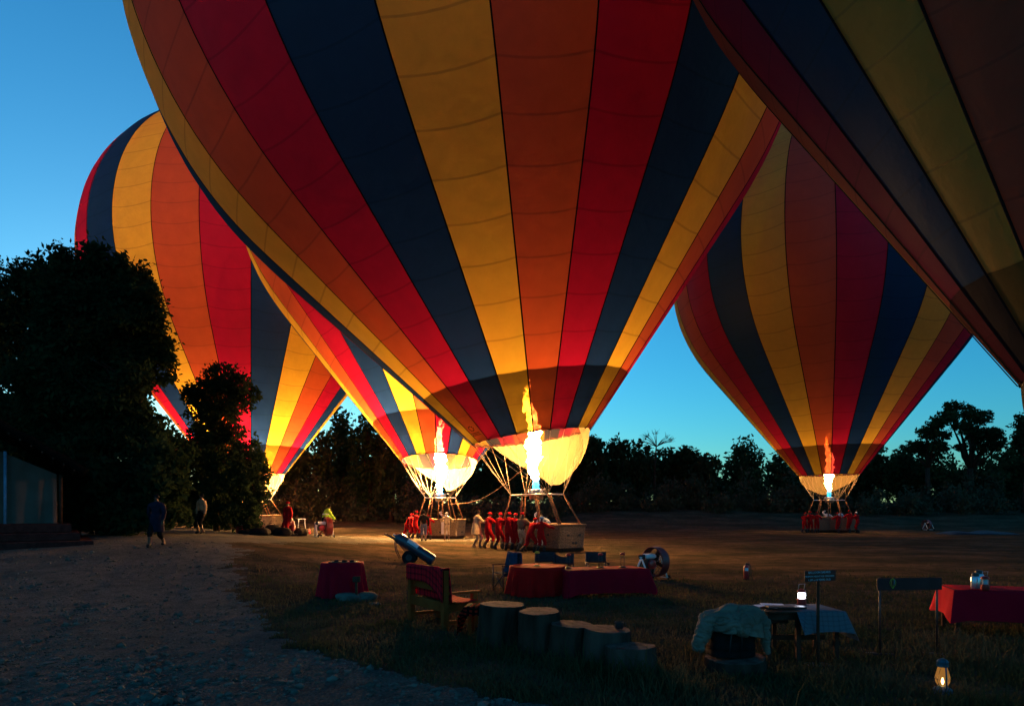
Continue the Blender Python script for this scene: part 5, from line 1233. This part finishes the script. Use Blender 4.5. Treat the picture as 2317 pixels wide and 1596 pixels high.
# banner on two poles
Yb = 9.3; x0, x1 = wx(1991, Yb), wx(2120, Yb); sg = empty('banner_sign', (x0, Yb, gz(x0, Yb)), 0, 'wide dark red board on two thin poles with a small balloon picture', 'sign'); W_ = x1-x0
for xx in (0, W_): MB().tube([(xx,0,0),(xx,0,1.05)], .014, 8).build('pole', M['dark_steel'], sg, True)
for xx in (0, W_): MB().box((xx,0,.012), (.34,.06,.022), (0,0,-.3)).build('foot_bar', M['dark_steel'], sg)
MB().box((W_/2-.0,-.02,.965), (W_+.10,.016,.165), (0,radians(-.8),0), bev=.002).build('board', pbr('dark_red_board', (.07,.016,.016), .6), sg)
mb = MB()
for q in (-1, -.45, .45, 1): mb.tube([(.16+.004*q,-.0315,.905),(.16+.036*q,-.0315,.955),(.16+.040*q,-.0315,.99),(.16+.028*q,-.0315,1.025),(.16,-.0315,1.04)], .0028, 4)
mb.build('balloon_picture', M['yellow_print'], sg); MB().add([(.172,-.0305,.94),(.19,-.0305,.97),(.19,-.0305,1.01),(.178,-.0305,1.03),(.172,-.0305,1.0)], [(0,1,2,3,4)]).build('balloon_picture', M['blue_print'], sg)
MB().add([(.145,-.0305,.935),(.155,-.0305,.935),(.15,-.0305,1.03),(.135,-.0305,1.0),(.13,-.0305,.97)], [(0,1,2,3,4)]).build('balloon_picture', M['red_paint'], sg)

# desk with lantern, papers, laptop
X, Y = 3.78, 9.2; dk = empty('desk', (X, Y, gz(X, Y)), radians(3), 'plain grey wooden desk at the front right carrying the lit camping lantern', 'desk')
w, d, h = 1.0, .66, .655
MB().box((0,0,h-.012), (w, d, .024), bev=.004).build('tabletop', M['wood_grey'], dk)
for a, b in ((-1,-1),(.0,-1),(1,-1),(-.3,1),(1,1)): MB().box((a*(w/2-.05) if a else -.06, b*(d/2-.05), (h-.025)/2), (.055,.055,h-.026), bev=.005).build('leg', M['wood_grey'], dk)
MB().box((0,-d/2+.05,h-.07), (w-.12,.025,.09)).build('apron', M['wood_grey'], dk); MB().box((.0,-.0,.26), (w-.12,.03,.07)).build('stretcher', M['wood_grey'], dk); MB().box((-.3,.05,h-.12), (.34,.4,.13), bev=.01).build('drawer', M['sign_brown'], dk)
mb = MB(); cloth_rect(mb, .52, .69, h+.004, .27, 21, 96, .012, drops=(.24,.34,.2,.0)); o = mb.build('desk_cloth', M['lattice'], None, True, (X+.27, Y+.0, gz(X, Y))); o.rotation_euler = (0,0,radians(3)); tag(o, 'blue grey checked cloth hanging off the right half of the desk', 'cloth')
uvset(o, lambda c: (c.x + (c.z if abs(c.x) > .27 else 0), c.y + (c.z if abs(c.y) > .35 else 0)))
def lamp_camp(x, y, z, label, lit=True):
    r_ = empty('camping_lantern', (x, y, z), 0, label, 'lantern')
    MB().lathe([(.055,0),(.06,.01),(.058,.075),(.048,.085)], 20).build('lantern_base', M['plastic_red'], r_, auto=40)
    MB().lathe([(.034,.085),(.036,.10),(.036,.15),(.032,.165)], 18).build('light_tube', emis('lantern_light', (.75,.82,1), 9) if lit else M['paper'], r_, True)
    m, n, out = newmat('lantern_glass'); g_ = N(n, 'ShaderNodeBsdfGlass'); g_.inputs['Roughness'].default_value = .12; tp_ = N(n, 'ShaderNodeBsdfTransparent'); mx = N(n, 'ShaderNodeMixShader'); mx.inputs[0].default_value = .7; n.links.new(g_.outputs[0], mx.inputs[1]); n.links.new(tp_.outputs[0], mx.inputs[2]); n.links.new(mx.outputs[0], out.inputs[0])
    MB().lathe([(.050,.086),(.051,.166)], 20, caps=False).build('lantern_glass', m, r_, True)
    MB().lathe([(.058,.168),(.058,.19),(.045,.205),(.02,.215)], 20).build('lantern_cap', M['plastic_red'], r_, auto=40)
    MB().tube([(-.05,0,.19),(-.035,0,.28),(.045,0,.285),(.03,0,.20)], .004, 6).build('wire_handle', M['steel'], r_, True)
lamp_camp(wx(1814, 9.42), 9.42, h+.012+gz(X, Y), 'lit red camping lantern glowing white on the desk')
tb = gz(X, Y)+h+.010
o = MB().box((0,0,.012), (.50,.17,.022), (0,0,radians(-2)), bev=.006).build('laptop', M['black'], None, loc=(wx(1772, 9.2), 9.12, tb)); tag(o, 'flat black laptop or folder lying on the desk in front of the lantern', 'laptop')
for i, (px, yy, rz_, lab) in enumerate([(1728,9.3,.3,'crumpled pale sheet of paper at the left edge of the desk'),(1745,9.38,-.2,'white sheet of paper under the laptop on the desk')]):
    mb = MB(); mb.grid(lambda u, v: ((u-.5)*.30, (v-.5)*.21, .004+.018*abs(sin(3*u+i))*abs(sin(2*v+1))), 10, 8); o = mb.build('paper_sheet', M['paper'], None, True, (wx(px, yy), yy, tb+.004*i)); o.rotation_euler = (0,0,rz_); tag(o, lab, 'paper')
tag(MB().tube([(wx(1758, 9.0), 8.98, tb+.014), (wx(1745, 8.95), 8.93, tb+.03), (wx(1735, 8.9), 8.9, tb+.012), (wx(1725, 8.9), 8.88, tb-.02)], .004, 6).build('cable', M['black'], None, True), 'thin black cable looping off the laptop at the desk front edge', 'cable')

# stump, bag and jacket at the front right
X = wx(1655, 8.45); Y = 8.45
Xs, Ys = X, Y
sx = stump(1665, 1532, .33, .17, 'low dark stump under the canvas bag with the grey jacket', 9)
bgr = empty('canvas_bag', (X-.02, Y-.02, sx[2]), radians(6), 'dark quilted canvas bag with a vertical zip standing on the low stump', 'bag')
mb = MB()
def bagp(u, v):
    a = 2*pi*u; t = v; sq = (abs(cos(a))**4+abs(sin(a))**4)**-.25; R_ = (.27+.02*sin(pi*t))*(1-.12*t)*(1+.02*sin(30*t)); R_ *= (1 if t < .92 else max(.01, (1-t)/.08))
    return (R_*sq*cos(a)*1.0, R_*.72*sq*sin(a), .02+.46*min(t, .97))
mb.grid(bagp, 48, 26); mb.build('bag_body', M['bag'], bgr, True)
MB().tube([(-.12,-.245,.02),(-.115,-.265,.2),(-.09,-.255,.38),(-.075,-.22,.52)], .010, 5).build('zip', M['black'], bgr, True); MB().tube([(.03,-.25,.03),(.03,-.262,.25),(.03,-.24,.48)], .006, 5).build('seam_cord', M['black'], bgr, True)
for zz in (.12, .24, .36): MB().tube([(.272*cos(a)*(1.12 if abs(cos(a)) > .5 else 1), .205*sin(a)*1.12-.0, zz) for a in np.linspace(pi*1.02, 1.98*pi, 12)], .006, 4).build('quilt_seam', M['bag'], bgr, True)
jr = empty('grey_jacket', (X, Y, sx[2]+.40), 0, 'bulky grey jacket heaped over the canvas bag, one sleeve hanging left', 'jacket')
def roll(name, pts, rad, seed, n=30, steps=60):
    P_ = [Vector(p) for p in pts]; r = random.Random(seed); ph = [r.uniform(0, 6) for _ in range(4)]
    def cr(t):
        k = t*(len(P_)-1); i = min(int(k), len(P_)-2); f = k-i; p0 = P_[max(i-1,0)]; p1 = P_[i]; p2 = P_[i+1]; p3 = P_[min(i+2, len(P_)-1)]
        return .5*((2*p1)+(-p0+p2)*f+(2*p0-5*p1+4*p2-p3)*f*f+(-p0+3*p1-3*p2+p3)*f**3)
    mb = MB(); pp = [cr(i/steps) for i in range(steps+1)]; rr_ = [float(np.interp(i/steps, np.linspace(0, 1, len(rad)), rad)) for i in range(steps+1)]
    mb.tube(pp, rr_, n)
    for i in range((steps+1)*n):
        s_ = i//n; a = 2*pi*(i % n)/n; v = Vector(mb.v[i]); c = pp[s_]; d = v-c; nv = noise.noise(v*7+Vector((seed*9,0,0))); n2 = noise.noise(v*16+Vector((0,seed*5,0))); n3 = 1-abs(noise.noise(Vector((v.x*9, v.y*9, v.z*5))+Vector((seed,seed,0))))*2.2; n4 = 1-abs(noise.noise(Vector((v.x*4+v.z*7, v.y*6, v.z*4-v.x*5))+Vector((seed*3,0,seed))))*3; f = 1.12 + .22*nv + .08*n2 - .30*crease(v*1.3, seed); mb.v[i] = tuple(c+d*f)
    o = mb.build(name, M['jacket'], jr, True); sb = o.modifiers.new('s', 'SUBSURF'); sb.levels = 1; sb.render_levels = 1; return o
def crease(p, sd):
    q = Vector((p.x*3.2+noise.noise(p*4+Vector((sd, 0, 0)))*1.3, p.y*3+noise.noise(p*4+Vector((0, sd, 0)))*1.3, p.z*4+noise.noise(p*5+Vector((0, 0, sd)))*1.3)); c_ = 0
    for i, (kx, ky, kz) in enumerate(((2.2, .5, 3.1), (-1.7, 1.0, 2.6), (3.8, 1.2, -.6), (1.2, 2.5, 4.6))): c_ += (1-abs(sin(q.x*kx+q.y*ky+q.z*kz+i*1.7+sd)))**5*(.9, .8, .6, .5)[i]
    return c_
def jdome(u, v):
    a = 2*pi*u; t = v*1.72; n_ = Vector((sin(t)*cos(a), sin(t)*sin(a), cos(t)))
    p = Vector((n_.x*.40, n_.y*.25, n_.z*(.235+.03*n_.x))); dr = max(0, t-1.45)*.5
    f = 1.06 + .20*noise.noise(n_*1.8+Vector((3, 1, 0))) - .115*crease(n_*.34, 2.0)
    return (p.x*f, -.06+p.y*f, p.z*f - dr*(.25+.6*max(0, n_.x)))
mb = MB(); mb.grid(jdome, 150, 70); mb.build('jacket_body', M['jacket'], jr, True)
roll('sleeve', [(-.28,-.12,.08),(-.38,-.16,-.05),(-.44,-.17,-.20),(-.46,-.15,-.30)], [.10,.095,.09,.06], 3)
roll('sleeve', [(.25,-.16,.10),(.10,-.24,.06),(.02,-.27,-.01),(.12,-.27,-.05)], [.09,.10,.085,.07], 4)
roll('jacket_hem', [(.28,-.1,.15),(.36,-.12,-.02),(.38,-.1,-.2),(.42,-.06,-.36)], [.09,.08,.06,.035], 5)

# right table with thermos and lamp
xa, ya = wx(2150, 10.75), 10.75; tn = radians(-17); tl, td, th = 2.7, .8, .72
cx_, cy_ = xa + cos(tn)*tl/2 - sin(tn)*td/2*0, ya + sin(tn)*tl/2; cx_ += -sin(tn)*td/2; cy_ += cos(tn)*td/2*1.0 - .1
t = empty('buffet_table', (cx_, cy_, gz(cx_, cy_)), tn, 'table under a plain crimson cloth cut by the right edge, with flasks on it', 'table'); table_frame(t, tl, td, th)
mb = MB(); cloth_rect(mb, tl, td, th+.005, .46, 33, 140, .008, drops=(.47,.4,.4,.42)); o = mb.build('tablecloth', M['table_cloth'], None, True, (cx_, cy_, gz(cx_, cy_))); o.rotation_euler = (0,0,tn); tag(o, 'crimson cloth pulled smooth over the table at the right edge', 'tablecloth')
def flask(px, Y, label, s=1.0):
    r_ = empty('vacuum_flask', (wx(px, Y), Y, gz(cx_, cy_)+th+.012), 0, label, 'vacuum flask'); r_.scale = (s, s, s)
    MB().lathe([(.07,0),(.075,.01),(.075,.19),(.06,.215),(.055,.22)], 24).build('flask_body', M['thermos'], r_, auto=40); MB().lathe([(.057,.22),(.06,.25),(.05,.275),(.02,.28)], 20).build('flask_lid', M['black'], r_, auto=40)
    MB().tube([(.07,0,.2),(.115,0,.2),(.12,0,.12),(.08,0,.06)], .012, 7).build('handle', M['black'], r_, True)
flask(2207, 10.75, 'brushed steel vacuum flask with a black lid on the right table', .88); flask(2215, 11.0, 'second flask half hidden behind the steel one', .95)
lamp_camp(wx(2229, 10.55), 10.55, gz(cx_, cy_)+th+.012, 'unlit red camping lantern beside the flasks on the right table', False)
for o in ROOTS and []: pass
# storm lantern glowing in the grass
Y = 7.35; X = wx(2133, Y); hl = empty('storm_lantern', (X, Y, gz(X, Y)), 0, 'glowing amber storm lantern with a dark teal frame in the grass at the lower right', 'lantern')
MB().lathe([(.085,0),(.095,.01),(.095,.05),(.06,.075),(.04,.09)], 24).build('fuel_tank', M['teal_metal'], hl, auto=40)
m, n, out = newmat('amber_glass'); e_ = N(n, 'ShaderNodeEmission'); tc = N(n, 'ShaderNodeTexCoord'); sp = N(n, 'ShaderNodeSeparateXYZ'); n.links.new(tc.outputs[3], sp.inputs[0])
e_.inputs[0].default_value = (1,.42,.08,1); e_.inputs[1].default_value = .16; tp_ = N(n, 'ShaderNodeBsdfTransparent'); ad = N(n, 'ShaderNodeMixShader'); ad.inputs[0].default_value = .55; n.links.new(e_.outputs[0], ad.inputs[1]); n.links.new(tp_.outputs[0], ad.inputs[2]); n.links.new(ad.outputs[0], out.inputs[0])
MB().lathe([(.045,.09),(.068,.13),(.072,.18),(.055,.25),(.045,.29)], 24, caps=False).build('glass_globe', m, hl, True)
MB().lathe([(.004,.10),(.014,.125),(.012,.15),(.003,.175)], 12).build('wick_flame', emis('lantern_flame', (1,.50,.14), 9), hl, True)
MB().lathe([(.05,.29),(.06,.30),(.055,.335),(.06,.345),(.045,.365),(.02,.38)], 20).build('chimney_cap', M['teal_metal'], hl, auto=40)
for s in (-1, 1): MB().tube([(s*.07,-.0,.05),(s*.105,0,.09),(s*.10,0,.2),(s*.085,0,.31),(s*.05,0,.335)], .009, 7).build('side_tube', M['teal_metal'], hl, True)
hl.rotation_euler = (0, 0, radians(78))
mb = MB(); mb.tube([(.074*cos(a), .074*sin(a), .17+.01*sin(2*a)) for a in np.linspace(0, 2*pi, 20)], .0022, 4, False)
for a in (.5, 1.9, 3.5, 5.1): mb.tube([(.048*cos(a), .048*sin(a), .095),(.072*cos(a+.2), .072*sin(a+.2), .16),(.05*cos(a+.5), .05*sin(a+.5), .28)], .0022, 4)
mb.build('wire_guard', M['dark_steel'], hl); MB().tube([(-.10,0,.30),(-.05,.0,.42),(.05,0,.42),(.10,0,.30)], .003, 5).build('wire_handle', M['dark_steel'], hl, True)

# ------------------------------------------------------------------ camp tent at the left edge
tc_ = Vector((wx(128, 24.0), 24.0, 0)); trz = radians(33.7); tz = .60
tn_ = empty('safari_tent', (tc_.x, tc_.y, tz), trz, 'dark safari tent with pale canvas wall and low dark roof at the left edge', 'tent')
def roofz(x): return 3.0 - abs(x+1.9)*.50       # inner gable line above the tent's floor level
mb = MB()
def wallp(u, v):
    x = -9 + 9*u; top = 3.45 - .46*abs(x+1.9) if x > -5.2 else 1.9; b_ = .86; fold = .05*sin(x*3.1)+.04*sin(x*7.3+1)+.09*math.exp(-((x+.35)/.10)**2)+.10*math.exp(-((x+1.45)/.12)**2)
    return (x, fold*(.4+.6*(1-v)) - .10*(1-v)*(u > .985), b_ + (top-b_)*v)
mb.grid(wallp, 140, 14); mb.build('canvas_wall', M['tent'], tn_, True)
mb = MB(); mb.grid(lambda u, v: (.02*sin(9*u), 5*u, .86+(2.58-.86)*v), 20, 4); mb.build('canvas_side_wall', M['tent'], tn_, True)
MB().tube([(-1.45,-.12,.86), (-1.45,-.12,3.3)], .05, 8).build('corner_pole', M['blue_cap'], tn_, True); MB().tube([(.12,-.3,.86), (.12,-.3,2.55)], .06, 8).build('verandah_post', M['wood_grey'], tn_, True)
for sd, xe, ze in ((1, .85, 2.62), (-1, -4.9, 2.50)):
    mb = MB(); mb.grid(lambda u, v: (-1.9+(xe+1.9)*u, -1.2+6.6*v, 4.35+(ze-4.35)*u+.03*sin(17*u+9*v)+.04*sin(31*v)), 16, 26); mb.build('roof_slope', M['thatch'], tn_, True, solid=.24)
mb = MB()
for q in range(9): mb.tube([(-1.9+.3*q,-1.28,4.2-.19*q), (-1.9+.3*q,5.4,4.2-.19*q)], .035, 5)
mb.build('roof_poles', M['bark'], tn_, kind='stuff')
for x1, z0_, z1_, y0_ in ((.42,.56,.85,-1.3),(.66,.30,.57,-1.75),(1.02,-.4,.31,-2.2)):
    MB().box(((x1-9)/2, (y0_+5)/2, (z0_+z1_)/2), (x1+9, 5-y0_, z1_-z0_-.003), bev=.03).build('step', M['step'], tn_)
